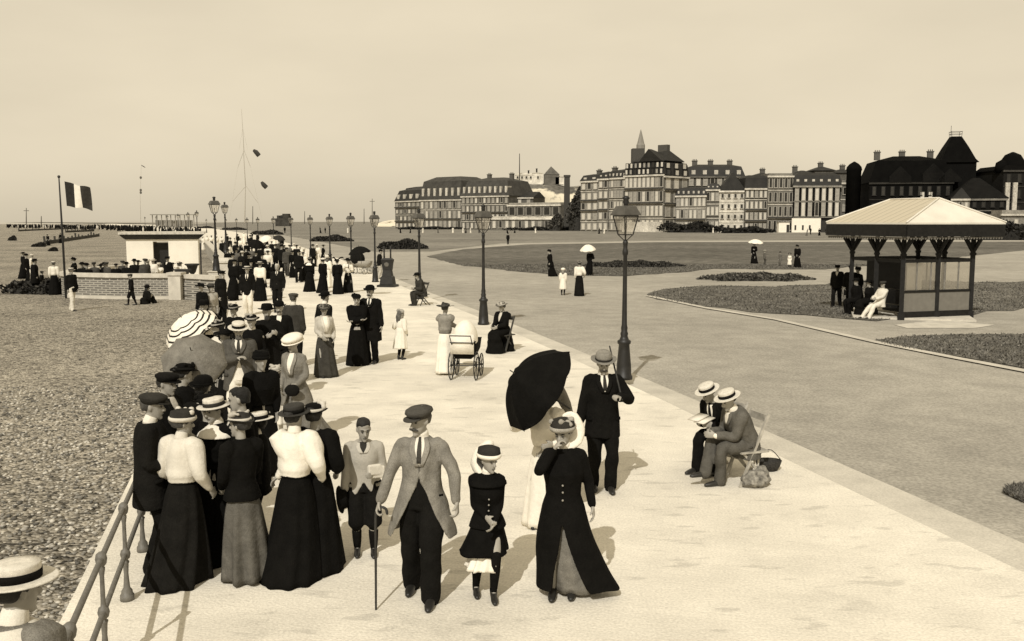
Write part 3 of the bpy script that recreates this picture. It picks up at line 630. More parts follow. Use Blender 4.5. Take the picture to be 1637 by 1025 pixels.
# grass standing on the lawns (nobody could count it): thickest near the viewer and along the edges
V, F, MI = [], [], []; rs = np.random.RandomState(8); n = 0
for li, poly in enumerate(LAWNS):
    if li == 1: continue
    pa = np.array(poly); x0, y0 = pa.min(0); x1, y1 = pa.max(0); y1 = min(y1, 75); x1 = min(x1, 42)
    N = 42000; Y = 1/(1/y0 + rs.rand(N)*(1/y1-1/y0)); X = x0 + rs.rand(N)*(x1-x0)
    ins = np.zeros(N, bool); j = len(pa)-1
    for i in range(len(pa)):
        c = ((pa[i, 1] > Y) != (pa[j, 1] > Y)) & (X < (pa[j, 0]-pa[i, 0])*(Y-pa[i, 1])/(pa[j, 1]-pa[i, 1]+1e-9)+pa[i, 0]); ins ^= c; j = i
    for x, y in zip(X[ins], Y[ins]):
        w_ = rs.uniform(.010, .022)*(1+y/40); h_ = rs.uniform(.03, .07); a = rs.uniform(0, 3.14); dx, dy = w_*math.cos(a), w_*math.sin(a); lx, ly = rs.normal(0, .03, 2)
        V += [(x-dx, y-dy, Z_R+.02), (x+dx, y+dy, Z_R+.02), (x+lx, y+ly, Z_R+.02+h_)]; F.append((n, n+1, n+2)); MI.append(int(rs.rand()*3)); n += 3
me = bpy.data.meshes.new('grass'); me.from_pydata(V, [], F); me.polygons.foreach_set('material_index', MI)
for l in (.08, .12, .17): me.materials.append(mat('grass_blade', l, .8, .3, 3))
o = bpy.data.objects.new('grass', me); COL.objects.link(o); tag(o, None, None, None, 'stuff')
# ------------------------------------------------------------------ railing along the edge of the promenade
M_RAIL = mat('painted_rail', .13, .55, .18, 20, .15, 60, .35)
pA, pB = G(111, 1007, .84), G(197, 812, .84); st = (pB-pA)/2; st.z = 0; pA.z = 0
rail = empty('railing', pA, 0, 'pale cast-iron railing with two round bars and ball-knobbed posts beside the shingle', 'railing')
NP = 27; i0 = -3
POST = [(.075, 0), (.075, .05), (.062, .055), (.058, .09), (.036, .115), (.03, .17), (.024, .24), (.03, .33), (.038, .345), (.038, .355), (.026, .36)]
post_me = None
for i in range(i0, NP):
    if post_me is None:
        m = MB(); m.lathe(POST + [(.026, .37), (.045, .385), (.055, .42), (.045, .455), (.026, .465), (.022, .5), (.02, .7), (.03, .75), (.032, .765), (.024, .775), (.045, .795), (.054, .835), (.045, .872), (.02, .888), (.004, .89)], 14)
        p = finish(m, 'post', M_RAIL, rail); post_me = p.data
    else:
        p = bpy.data.objects.new('post', post_me); COL.objects.link(p); p.parent = rail
    p.location = st*i; p.scale = (.8, .8, 1)
for z in (.42, .835):
    m = MB(); m.tube([st*(i0-1)+Vector((0, 0, z)), st*(NP-1)+Vector((0, 0, z))], [.022, .022], 10, smooth=1); finish(m, 'bar', M_RAIL, rail)

# ------------------------------------------------------------------ terrace of the beach cafe: brick wall, pillar, hut, parapet
def brick_mat(key, c1, c2, mo, sc=1.0, bw=.24, rh=.085, ms=.02):
    m = bpy.data.materials.new(key); m.use_nodes = True; t = m.node_tree; b = t.nodes['Principled BSDF']; b.inputs['Roughness'].default_value = .9
    tc = t.nodes.new('ShaderNodeTexCoord'); sx = t.nodes.new('ShaderNodeSeparateXYZ'); t.links.new(tc.outputs['Object'], sx.inputs[0])
    ad = t.nodes.new('ShaderNodeMath'); t.links.new(sx.outputs[0], ad.inputs[0]); t.links.new(sx.outputs[1], ad.inputs[1])
    cb = t.nodes.new('ShaderNodeCombineXYZ'); t.links.new(ad.outputs[0], cb.inputs[0]); t.links.new(sx.outputs[2], cb.inputs[1])
    br = t.nodes.new('ShaderNodeTexBrick'); br.inputs['Scale'].default_value = sc; br.inputs['Brick Width'].default_value = bw; br.inputs['Row Height'].default_value = rh; br.inputs['Mortar Size'].default_value = ms
    for k, l in (('Color1', c1), ('Color2', c2), ('Mortar', mo)): br.inputs[k].default_value = (l*TINT[0], l*TINT[1], l*TINT[2], 1)
    t.links.new(cb.outputs[0], br.inputs[0]); t.links.new(br.outputs[0], b.inputs['Base Color']); return m
M_BRICK = brick_mat('flint_brick', .07, .16, .34, 1, .30, .10, .022)
M_WHITE = mat('whitewash', .80, .9, .06, 1.5, .15, 12, .1, .05, 30)
M_DARK = mat('dark_paint', .03, .6, .3)
q0 = G(120, 476, Z_B); q1 = G(274, 478, Z_B); q2 = G(295, 479, Z_B); q3 = G(352, 482, Z_B)
tw = empty('terrace_wall', q1, 0, 'low curved brick wall with pale coping and square stone pillar around the beach terrace', 'wall')
def wallrun(pts, z0, z1, th, m, par, name, org):
    pts = [Vector((p[0], p[1], 0)) for p in pts]; A, B = [], []
    for i, p in enumerate(pts):
        d = (pts[min(i+1, len(pts)-1)] - pts[max(i-1, 0)]).normalized(); nn = Vector((-d.y, d.x, 0)); A.append(p - nn*th/2); B.append(p + nn*th/2)
    mb = MB(); o = Vector((org[0], org[1], 0)); rings = []
    for a, b in zip(A, B): rings.append([a-o+Vector((0, 0, z0)), b-o+Vector((0, 0, z0)), b-o+Vector((0, 0, z1)), a-o+Vector((0, 0, z1))])
    mb.loft(rings); ob = finish(mb, name, m, par, flat=True); return ob
tw.location.z = 0
back = [q0 + Vector((-.9, 1.0, 0)), q0 + Vector((-1.5, 3.2, 0)), q0 + Vector((-1.3, 6.5, 0)), q0 + Vector((-.4, 10.5, 0))]
run = back[::-1] + [q0 + Vector((-.35, .3, 0)), q0, q0.lerp(q1, .5) + Vector((0, -.35, 0)), q1]
wallrun(run, Z_B, .74, .34, M_BRICK, tw, 'brickwork', q1); wallrun(run, .743, .92, .5, M_STONE, tw, 'coping', q1); wallrun(run[4:], Z_B, -.12, .42, M_STONE, tw, 'plinth', q1)
run2 = [q2 + Vector((.0, .25, 0)), q3]
wallrun(run2, Z_B, .72, .34, M_BRICK, tw, 'brickwork', q1); wallrun(run2, .723, .9, .48, M_STONE, tw, 'coping', q1)
m = MB(); c = (q1+q2)/2 - q1; m.box((c.x, c.y-.1, .3), (.56, .62, 1.14)); m.box((c.x, c.y-.1, .935), (.66, .72, .13)); finish(m, 'pillar', M_STONE, tw, flat=True)
# floor of the terrace, pale
sheet('terrace', [tuple(p.xy) for p in (run + [q3, q3 + Vector((.4, 14, 0)), q0 + Vector((0, 14, 0))])], -.08, M_PATH)
# hut
hY = 51.0; hl, hr = ZAT(202, 400, hY), ZAT(311, 400, hY); hw = hr.x-hl.x
hut = empty('beach_hut', (hl.x, hY, -.08), R(17), 'square whitewashed beach hut with flat overhanging dark roof and open doorway', 'hut')
zt = 2.42; d1, d2 = ZAT(242, 400, hY).x-hl.x, ZAT(265.5, 400, hY).x-hl.x
m = MB(); m.box((d1/2, 1.6, zt/2), (d1, 3.2, zt)); m.box(((d2+hw)/2, 1.6, zt/2), (hw-d2, 3.2, zt)); m.box(((d1+d2)/2, 1.6, zt-.06), (d2-d1-.004, 3.19, .12)); finish(m, 'wall', M_WHITE, hut, flat=True)
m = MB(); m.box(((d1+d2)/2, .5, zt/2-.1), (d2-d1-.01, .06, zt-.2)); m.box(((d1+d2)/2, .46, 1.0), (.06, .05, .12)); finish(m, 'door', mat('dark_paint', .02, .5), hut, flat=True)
m = MB(); m.loft([[Vector((-a, -a, z)), Vector((hw+a, -a, z)), Vector((hw+a, 3.2+a, z)), Vector((-a, 3.2+a, z))] for a, z in ((.04, zt+.003), (.16, zt+.1), (.3, zt+.24), (.3, zt+.27))]); finish(m, 'fascia', M_DARK, hut, flat=True)
m = MB(); m.box((hw/2, 1.6, zt+.335), (hw+.72, 3.9, .125)); finish(m, 'roof', mat('zinc_roof', .5, .6), hut, flat=True)
m = MB(); m.box((hw+.12, -.1, 1.1), (.09, .09, 2.2)); finish(m, 'downpipe', M_DARK, hut, flat=True)
q = ZAT(291, 428, 44.5); r = empty('counter', (q.x, q.y, -.08), 0, 'dark serving counter with splayed legs beside the white hut', 'counter')
m = MB(); m.box((0, 0, 1.12), (.75, .45, .06)); finish(m, 'top', M_DARK, r, flat=True)
m = MB(); m.loft([[Vector((sx*a, sy*.2, z)) for sx, sy in ((-1, -1), (1, -1), (1, 1), (-1, 1))] for a, z in ((.14, 0), (.12, .6), (.3, 1.08))]); finish(m, 'base', M_DARK, r, flat=True)
q = ZAT(307, 420, 45.5); r = empty('urn_planter', (q.x, q.y, -.08), 0, 'dark urn planter on a pedestal at the end of the hut', 'planter')
m = MB(); m.lathe([(.18, 0), (.2, .08), (.12, .12), (.1, .7), (.16, .78), (.08, .84)], 12); finish(m, 'pedestal', M_DARK, r)
m = MB(); m.lathe([(.06, .84), (.16, .95), (.26, 1.25), (.36, 1.32), (.34, 1.36), (.24, 1.3), (.05, 1.28)], 14); finish(m, 'bowl', M_DARK, r)
# parapet beyond the terrace, with its end pedestal
pp = [G(x, y, 0) for x, y in ((362, 452), (352, 427), (333, 402), (314, 387), (288, 374.5), (254, 366.8), (212, 362))]
par = empty('parapet', (pp[0].x, pp[0].y, 0), 0, 'long low stone parapet with square end pedestal following the curving promenade', 'wall')
wallrun(pp, -.3, .86, .4, mat('weathered_stone', .30, .9, .2, 2, .3, 20), par, 'masonry', pp[0]); wallrun(pp, .863, 1.0, .56, M_STONE, par, 'coping', pp[0])
m = MB(); m.box((0, -.3, .4), (.85, .7, 1.4)); m.loft([[Vector((sx*a, -.3+sy*a*.85, z)) for sx, sy in ((-1, -1), (1, -1), (1, 1), (-1, 1))] for a, z in ((.5, 1.103), (.5, 1.2), (.3, 1.36))]); finish(m, 'pedestal', M_STONE, par, flat=True)
m = mat('ramp_earth', .26, .9, .2, 2)

# ------------------------------------------------------------------ street lamps
M_IRON = iron()
gm = bpy.data.materials.new('lantern_glass'); gm.use_nodes = True; t = gm.node_tree; t.nodes.clear()
o_ = t.nodes.new('ShaderNodeOutputMaterial'); mx = t.nodes.new('ShaderNodeMixShader'); tr = t.nodes.new('ShaderNodeBsdfTransparent'); gl = t.nodes.new('ShaderNodeBsdfGlossy')
tr.inputs[0].default_value = (.97, .96, .94, 1); gl.inputs['Roughness'].default_value = .15; gl.inputs[0].default_value = (.9, .88, .84, 1); mx.inputs[0].default_value = .3
t.links.new(tr.outputs[0], mx.inputs[1]); t.links.new(gl.outputs[0], mx.inputs[2]); t.links.new(mx.outputs[0], o_.inputs[0])
def lamp(label, group, loc, H=3.87, rz=0.6):
    r = empty('street_lamp', loc, rz, label, 'street lamp', group); b = H-3.87
    m = MB(); m.lathe([(.19, 0), (.19, .06), (.165, .09), (.155, .3), (.125, .62), (.115, .74), (.145, .77), (.145, .82), (.1, .85), (.075, .92), (.085, .98), (.065, 1.02), (.072, 1.1), (.058, 1.16), (.052, 1.5), (.045, 2.2+b), (.042, 2.62+b), (.062, 2.66+b), (.062, 2.72+b), (.044, 2.78+b), (.05, 2.86+b), (.06, 2.9+b), (.03, 2.96+b)], 12)
    finish(m, 'post', M_IRON, r)
    z0, z1, a0, a1 = 3.06+b, 3.45+b, .11, .185
    m = MB()
    for q in range(4):
        a = math.pi/4 + q*math.pi/2; a2 = a + math.pi/2; c = lambda A, rr, z: (rr*1.414*math.cos(A), rr*1.414*math.sin(A), z)
        m.bar(c(a, a0, z0), c(a, a1, z1), .018); m.bar(c(a, a0, z0), c(a2, a0, z0), .02); m.bar(c(a, a1, z1), c(a2, a1, z1), .022)
        m.bar((.02*math.cos(a), .02*math.sin(a), 2.93+b), c(a, a0*.98, z0), .018)
    fr = finish(m, 'lantern_frame', M_IRON, r, flat=True)
    m = MB()
    for q in range(4):
        a = q*math.pi/2; ca, sa = math.cos(a), math.sin(a)
        m.add([(ca*x - sa*y, sa*x+ca*y, z) for x, y, z in ((a0-.004, -a0+.01, z0+.01), (a0-.004, a0-.01, z0+.01), (a1-.004, a1-.012, z1-.01), (a1-.004, -a1+.012, z1-.01))], [(0, 1, 2, 3)])
    finish(m, 'glass', gm, fr, flat=True)
    m = MB(); s4 = lambda rr, z: [Vector((rr*x, rr*y, z)) for x, y in ((-1, -1), (1, -1), (1, 1), (-1, 1))]
    m.loft([s4(.225, z1+.012), s4(.225, z1+.03), s4(.155, z1+.19), s4(.15, z1+.2), s4(.06, z1+.215)]); finish(m, 'roof', mat('lamp_roof', .07, .5, .3, spec=.4), r, flat=True)
    m = MB(); m.lathe([(.055, z1+.2), (.045, z1+.24), (.07, z1+.29), (.05, z1+.33), (.085, z1+.37), (.05, z1+.41), (.01, z1+.42)], 10); finish(m, 'chimney_cap', M_IRON, r)
    m = MB(); m.lathe([(.012, z0), (.012, z0+.1), (.03, z0+.13), (.022, z0+.2), (.008, z0+.24)], 8); finish(m, 'burner', M_DARK, fr)
    return r
lamps = [((997, 606), 'tall iron gas lamp standing behind the man with the cane'), ((773, 519), 'iron gas lamp beside the seated woman on the kerb'), ((671, 478), 'iron gas lamp behind the seated man in the bowler'),
         ((600, 451), 'iron gas lamp beside the dark iron stand'), ((562, 436.5), 'iron gas lamp beside the hooded carriage'), ((528, 424), 'iron gas lamp left of the hooded carriage, above the women'), ((497, 412), 'iron gas lamp just right of the dense crowd')]
L0 = None
for (x, y), lb in lamps:
    p = G(x, y, 0)
    if L0 is None: L0 = lamp(lb, 'gas lamps along the kerb', p); c = L0
    else: c = copy_tree(L0); c.location = p; c['label'] = lb
for x, Z in ((465, 98), (437, 114), (412, 132), (395, 152), (378, 176), (361, 200), (345, 228), (330, 262)):
    c = copy_tree(L0); q = ZAT(x, 360, Z); c.location = (q.x, q.y, 0); c['label'] = 'distant gas lamp in the row above the promenade crowd'; c['group'] = 'distant gas lamps of the kerb row'
LB = None
for k, (x, Z, zb) in enumerate(((343.5, 46, .9), (360, 69, 1.0), (315, 125, 1.0), (301, 150, 1.0), (285, 185, 1.0), (268, 225, 1.0), (250, 270, 1.0), (232, 320, 1.0))):
    c = copy_tree(L0); q = ZAT(x, 360, Z); c.location = (q.x, q.y, zb if k else .9); c['group'] = 'gas lamps along the parapet'
    c.scale = (1.05, 1.05, .96 if k else .935)
    c['label'] = ('nearer of the two gas lamps above the white hut, on the terrace wall', 'gas lamp on the parapet just right of the one by the hut')[k] if k < 2 else 'far gas lamp in the row on the curving parapet'
# plinth carrying the lamp at the terrace
q = ZAT(343.5, 360, 46); r = empty('lamp_plinth', (q.x, q.y, -.08), 0, 'square stone plinth under the lamp at the terrace corner', 'plinth')
m = MB(); m.box((0, 0, .47), (.6, .6, .94)); finish(m, 'block', M_STONE, r, flat=True)
m = MB(); m.box((0, 0, .965), (.7, .7, .05)); finish(m, 'cap', M_STONE, r, flat=True)

# ------------------------------------------------------------------ flag, masts and poles
q = ZAT(103, 425, 43.5); fz = ZAT(101, 284, 43.5).z
fp = empty('flagpole', (q.x, q.y, -.2), 0, 'tall thin flagpole at the left end of the brick terrace', 'flagpole')
m = MB(); m.tube([(0, 0, 0), (-.02, 0, 3), (-.05, 0, fz+.2)], [.055, .05, .03], 8, smooth=1); finish(m, 'pole', M_IRON, fp)
m = MB(); m.ball((-.05, 0, fz+.24), .07, 8); finish(m, 'finial', M_IRON, fp)
a = ZAT(103, 290, 43.5)
m = MB(); nx, nz = 30, 14; ring = []
for sgn in (0, 1):
    for i in range(nx+1):
        for j in range(nz+1):
            u, v = i/nx, j/nz
            x = u*1.12 + .05*v; z = -v*(1.12 - .12*u) - .30*u + .05*math.sin(u*9+v*2)*u; y = .16*math.sin(u*7 + v*1.5)*u + .008*sgn
            ring.append((x, y, z))
P = ring; N = (nx+1)*(nz+1); F = []; MI = []
for sgn in (0, 1):
    for i in range(nx):
        for j in range(nz):
            k = sgn*N + i*(nz+1)+j; f = (k, k+1, k+nz+2, k+nz+1); F.append(f if sgn else f[::-1]); MI.append(0 if i < nx*.34 else (1 if i < nx*.64 else 2))
m.add(P, F); m.mi = MI
fl = finish(m, 'flag', None, None, mats=[cloth(.03), cloth(.72), cloth(.045)]); fl.location = a; tag(fl, 'dark, pale and dark vertically striped flag flying from the beach flagpole', 'flag')
Y = 330.0; M_FAINT = mat('weathered_mast', .42, .8, .1)
def L(x, y): return ZAT(x, y, Y)
b0 = L(391, 356); ms = empty('signal_mast', b0, 0, 'very tall slender signal mast with crosstrees and stays far beyond the promenade', 'mast')
def rel(x, y): return L(x, y) - b0
m = MB(); m.tube([rel(391, 356), rel(392, 298)], [.22, .18], 6, smooth=1); m.tube([rel(392.5, 299), rel(389, 240)], [.16, .13], 6, smooth=1); m.tube([rel(390, 242), rel(386, 174)], [.11, .06], 6, smooth=1); finish(m, 'spar', M_FAINT, ms)
for pts in (((393, 297), (372, 322)), ((393, 297), (412, 324)), ((390, 240), (380, 268)), ((390, 240), (400, 266)), ((388, 205), (382, 240)), ((388, 205), (396, 240)), ((380, 268), (366, 356)), ((400, 266), (420, 356))):
    m = MB(); w_ = .12 if pts[0][1] in (297, 240) else .035; m.tube([rel(*pts[0]), rel(*pts[1])], [w_, w_*.5], 5, smooth=1); finish(m, 'stay', M_FAINT, ms)
for pts, nm in ((((405, 240), (409, 243), (414, 249)), 'signal_flag'), (((418, 291), (421, 295), (426, 300)), 'signal_flag')):
    m = MB(); m.tube([L(*p)-L(*pts[0]) for p in pts], [(.05, .5), (.12, .9), (.1, .9)], 6, smooth=1, ref=(0, 1, 0)); f = finish(m, nm, cloth(.05)); f.location = L(*pts[0])
    tag(f, ('upper' if pts[0][1] < 270 else 'lower') + ' dark pennant flying to the right of the tall signal mast', 'pennant')
Y = 400.0
b0 = L(225, 357); r = empty('signal_mast', b0, 0, 'thin far mast with a small dark pennant, left of the tall signal mast', 'mast')
m = MB(); m.tube([rel(225, 357), rel(224, 310), rel(226, 264)], [.1, .07, .04], 5, smooth=1); finish(m, 'spar', M_FAINT, r)
m = MB(); m.tube([rel(226, 264), rel(229, 266), rel(232, 268)], [(.06, .5), (.1, .9), (.05, .5)], 6, smooth=1); finish(m, 'pennant', cloth(.05), r)
for yb in (304, 308, 284): m = MB(); m.ball(rel(225, yb), (.5, .15, .6), 6); finish(m, 'signal_ball', cloth(.1), r)
for x, yt, Y, cr_, lb in ((42, 333, 260, 4, 'telegraph pole with crossarm at the far left of the beach'), (595, 318, 330, 4, 'telegraph pole with crossarm left of the big houses'), (582, 334, 330, 0, 'plain thin pole beside the telegraph pole left of the houses'), (404, 330, 300, 0, 'thin pole near the foot of the tall signal mast'), (66, 346, 240, 0, 'short stake on the far left beach'), (487, 338, 330, 0, 'thin pole on the horizon above the crowd')):
    b0 = L(x, 357.5); r = empty('telegraph_pole' if cr_ else 'pole', b0, 0, lb, 'pole'); m = MB(); m.tube([rel(x, 357.5), rel(x, yt)], [.16, .1], 6, smooth=1); finish(m, 'shaft', mat('tarred_wood', .12), r)
    if cr_:
        m = MB(); m.bar(rel(x-cr_, yt+4), rel(x+cr_, yt+4), .18); finish(m, 'crossarm', mat('tarred_wood', .12), r, flat=True)

# ------------------------------------------------------------------ the shelter on the lawn
Zc = 31.9; C0 = ZAT(1450, 356, Zc); a = R(72); ul = Vector((-math.cos(a), math.sin(a), 0)); uw = Vector((math.sin(a), math.cos(a), 0))
LG, WD = 4.3, 4.2; org = Vector((C0.x, C0.y, Z_R))
sh = empty('shelter', org, 0, 'seaside shelter with pale hipped roof, carved brackets and glazed side panels on the lawn', 'shelter')
ez = C0.z - Z_R; M_SHD = mat('dark_timber', .009, .6, .4, 8, .2, 40); P2 = lambda l, w_, z: ul*l + uw*w_ + Vector((0, 0, z))
rz = ZAT(1505, 318, Zc+2).z - Z_R; ra, rb = P2(.9, WD/2, rz), P2(LG-.9, WD/2, rz)
cor = [P2(-.02, -.02, ez), P2(-.02, WD+.02, ez), P2(LG+.02, WD+.02, ez), P2(LG+.02, -.02, ez)]
M_ZINC = bpy.data.materials.new('zinc_roof'); M_ZINC.use_nodes = True; t = M_ZINC.node_tree; b = t.nodes['Principled BSDF']; b.inputs['Roughness'].default_value = .6
tc = t.nodes.new('ShaderNodeTexCoord'); vm = t.nodes.new('ShaderNodeVectorMath'); vm.operation = 'DOT_PRODUCT'; vm.inputs[1].default_value = ul; t.links.new(tc.outputs['Object'], vm.inputs[0])
wv = t.nodes.new('ShaderNodeMath'); wv.operation = 'MULTIPLY'; wv.inputs[1].default_value = 2.6; t.links.new(vm.outputs['Value'], wv.inputs[0]); fr_ = t.nodes.new('ShaderNodeMath'); fr_.operation = 'FRACT'; t.links.new(wv.outputs[0], fr_.inputs[0])
cr = t.nodes.new('ShaderNodeValToRGB'); e = cr.color_ramp.elements; e[0].position = .0; e[0].color = (.16, .14, .105, 1); e[1].position = .14; e[1].color = (.50, .44, .33, 1); e2 = e.new(.9); e2.color = (.46, .41, .30, 1); t.links.new(fr_.outputs[0], cr.inputs[0]); t.links.new(cr.outputs[0], b.inputs['Base Color'])
m = MB(); lo = [p - Vector((0, 0, .06)) for p in cor]; V = cor + [ra, rb] + lo
m.add(V, [(0, 1, 4), (1, 2, 5, 4), (2, 3, 5), (3, 0, 4, 5), (9, 8, 7, 6), (0, 6, 7, 1), (1, 7, 8, 2), (2, 8, 9, 3), (3, 9, 6, 0)]); m.mi = [1, 0, 1, 0, 1, 1, 1, 1, 1]
roof = finish(m, 'roof', None, sh, flat=True, mats=[M_ZINC, mat('zinc_sheet', .62, .6, .08, 2, spec=.3)])
for k, (p, q) in enumerate(((cor[0], ra), (cor[1], ra), (ra, rb), (cor[3], rb))):
    m = MB(); m.tube([p + Vector((0, 0, .02)), q + Vector((0, 0, .02))], [.035, .035], 6, smooth=1); finish(m, 'ridge_roll', mat('zinc_sheet', .62, .6, .08, 2, spec=.3), roof)
def edge_box(l0, w0, l1, w1, z0, z1, th, nm, mt, par=sh):
    m = MB(); p, q = P2(l0, w0, (z0+z1)/2), P2(l1, w1, (z0+z1)/2); m.bar(p, q, th, z1-z0); return finish(m, nm, mt, par, flat=True)
for e_ in ((0, 0, 0, WD), (0, 0, LG, 0), (LG, 0, LG, WD), (0, WD, LG, WD)): edge_box(*e_, ez-.48, ez-.065, .07, 'fascia', M_SHD)
# scalloped valance under the fascia
for (l0, w0, l1, w1) in ((.03, .03, .03, WD-.03), (.03, .03, LG-.03, .03)):
    m = MB(); n = 34
    for i in range(n):
        f0, f1 = i/n, (i+1)/n; p0, p1 = P2(l0+(l1-l0)*f0, w0+(w1-w0)*f0, ez-.5), P2(l0+(l1-l0)*f1, w0+(w1-w0)*f1, ez-.5); mid_ = (p0+p1)/2 - Vector((0, 0, .09)); nn = (p1-p0).cross(Vector((0, 0, 1))).normalized()*.02
        m.add([p0-nn, p1-nn, mid_-nn, p0+nn, p1+nn, mid_+nn], [(0, 1, 2), (5, 4, 3), (1, 0, 3, 4), (0, 2, 5, 3), (2, 1, 4, 5)])
    finish(m, 'valance', mat('grey_paint', .16), sh, flat=True)
IN = .78; l0, l1, w0, w1 = IN, LG-IN, IN*.75, WD-IN*.75
pz = ez-.5
for l, w_ in ((l0, w0), (l0, w1), (l1, w0), (l1, w1), ((l0+l1)/2, w0), ((l0+l1)/2, w1), (l0, (w0+w1)/2)):
    m = MB(); m.box(P2(l, w_, pz/2), (.15, .15, pz), a); m.box(P2(l, w_, .12), (.22, .22, .24), a); m.box(P2(l, w_, pz-.62), (.2, .2, .08), a); ob = finish(m, 'post', M_SHD, sh, flat=True)
    for dl, dw in ((-1, 0), (1, 0), (0, -1), (0, 1)):
        m = MB(); m.tube([P2(l, w_, pz-.6), P2(l+dl*.12, w_+dw*.12, pz-.4), P2(l+dl*.34, w_+dw*.34, pz-.06)], [(.05, .04), (.07, .05), (.09, .05)], 6, smooth=3); finish(m, 'bracket', M_SHD, ob)
M_PANEL = mat('grey_panel', .16, .7, .1, 6)
for (la, wa, lb_, wb) in ((l0, w0, l0, w1), (l1, w0, l1, w1), (l0, w1, l1, w1), (l0, w0, l1, w0)):
    edge_box(la, wa, lb_, wb, pz-.9, pz-.78, .1, 'transom', M_SHD)
# glazed end facing right of the photo, and the middle partition
for (la, wa, lb_, wb) in ((l0, w0, l0, w1), (l0, (w0+w1)/2, l1, (w0+w1)/2)):
    edge_box(la, wa, lb_, wb, .28, .95, .05, 'panel', M_PANEL); edge_box(la, wa, lb_, wb, .95, 1.03, .1, 'rail', M_SHD); edge_box(la, wa, lb_, wb, .08, .28, .1, 'plinth', M_SHD)
    ob = edge_box(la, wa, lb_, wb, 1.03, pz-.9, .012, 'pane', gm)
    for f in (.2, .4, .6, .8):
        p = (la+(lb_-la)*f, wa+(wb-wa)*f); m = MB(); m.box(P2(p[0], p[1], (1.03+pz-.9)/2), (.05, .05, pz-1.93), a); finish(m, 'mullion', mat('grey_paint', .16), ob, flat=True)
M_BL = mat('linen_blind', .4, .9, .08, 5)
edge_box(l0+.08, w0+.25, l0+.08, w0+.9, 1.05, pz-.92, .01, 'blind', M_BL)
edge_box(l0+.35, w0+.1, l1-.2, w0+.1, .38, .46, .46, 'bench', M_SHD); edge_box(l0+.35, w0+.62, l1-.2, w0+.62, .46, .98, .04, 'bench_back', M_SHD)
edge_box(l0+.2, w0+.7, l1, w0+.7, 1.0, pz-.9, .05, 'screen', M_SHD)
m = MB(); m.box(P2(LG/2, WD/2, .035), (LG*.93, WD*.93, .07), a+math.pi/2); finish(m, 'floor', M_STONE, sh, flat=True)

# ------------------------------------------------------------------ shrub beds on the lawn
def leafmat(key, lum): return mat(key, lum, .75, .55, 4, .6, 9, .15, .5, 12)
def bush(name, label, cat, c, rx, ry, h, n, lum, seed, leaf=.1, group=None, dome=1.0):
    rs = np.random.RandomState(seed); V = []; F = []; MI = []; k = 0
    th = rs.uniform(0, 2*np.pi, n); rr = np.sqrt(rs.uniform(0, 1, n)); 
    lump = 1 + .18*np.sin(th*5+seed) + .12*np.sin(th*11+seed*2)
    x = rx*rr*np.cos(th)*lump; y = ry*rr*np.sin(th)*lump; top = h*np.sqrt(np.clip(1-rr**2.6*dome, .04, 1))*(.82 + .18*np.sin(x*2.1/max(.6, leaf*6))*np.cos(y*1.7/max(.6, leaf*6)))
    z = top*rs.uniform(.0, 1.0, n)**.35
    d = rs.normal(0, 1, (n, 3)); d[:, 2] = np.abs(d[:, 2]); d /= np.linalg.norm(d, axis=1)[:, None]
    e = rs.normal(0, 1, (n, 3)); e -= d*(e*d).sum(1)[:, None]; e /= np.linalg.norm(e, axis=1)[:, None]; f = np.cross(d, e)
    s = leaf*rs.uniform(.6, 1.4, n)[:, None]; p = np.stack([x, y, z], 1)
    q = np.stack([p-e*s, p-f*s*.55, p+e*s, p+f*s*.55], 1).reshape(-1, 3)
    me = bpy.data.meshes.new('foliage'); me.from_pydata(q.tolist(), [], [(4*i, 4*i+1, 4*i+2, 4*i+3) for i in range(n)]); me.polygons.foreach_set('material_index', rs.randint(0, 3, n))
    for l in (.6, 1.0, 1.5): me.materials.append(leafmat('leaves', lum*l))
    o = bpy.data.objects.new(name, me); COL.objects.link(o); o.location = c; tag(o, label, cat, group)
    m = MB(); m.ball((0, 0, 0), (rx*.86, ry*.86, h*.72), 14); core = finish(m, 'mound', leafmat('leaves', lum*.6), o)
    return o
def bed(x, y, wpx, hpx, label, seed, lum=.03, n=2600, leaf=.16, name='shrub_bed', ry=None):
    c = G(x, y, Z_R); k = c.y/FPX; bush(name, label, 'shrub bed', (c.x, c.y + (ry or wpx*k*.3), Z_R), wpx*k/2, ry or wpx*k*.3, hpx*k, n, lum, seed, leaf)
bed(640, 399, 70, 17, 'dark oval shrub bed on the lawn right of the iron stand', 1, leaf=.2); bed(526, 386.5, 60, 11, 'dark oval shrub bed on the lawn behind the hooded carriage', 2, leaf=.22)
bed(425, 375.5, 46, 8, 'dark oval shrub bed above the crowd on the promenade', 3, leaf=.26); bed(372, 368, 36, 4.5, 'small far dark shrub bed at the left end of the lawn', 4, leaf=.3, n=1200); bed(325, 365.5, 30, 4, 'farthest dark shrub bed beyond the parapet lamps', 5, leaf=.3, n=1200)
bed(1018, 428, 138, 11, 'long low dark flower bed behind the near gas lamp', 6, .045, 4500, .1, 'flower_bed', 1.1)
bed(1217, 450, 158, 13, 'low leafy flower bed in the middle of the path, left of the shelter', 7, .07, 5000, .1, 'flower_bed', 1.3)
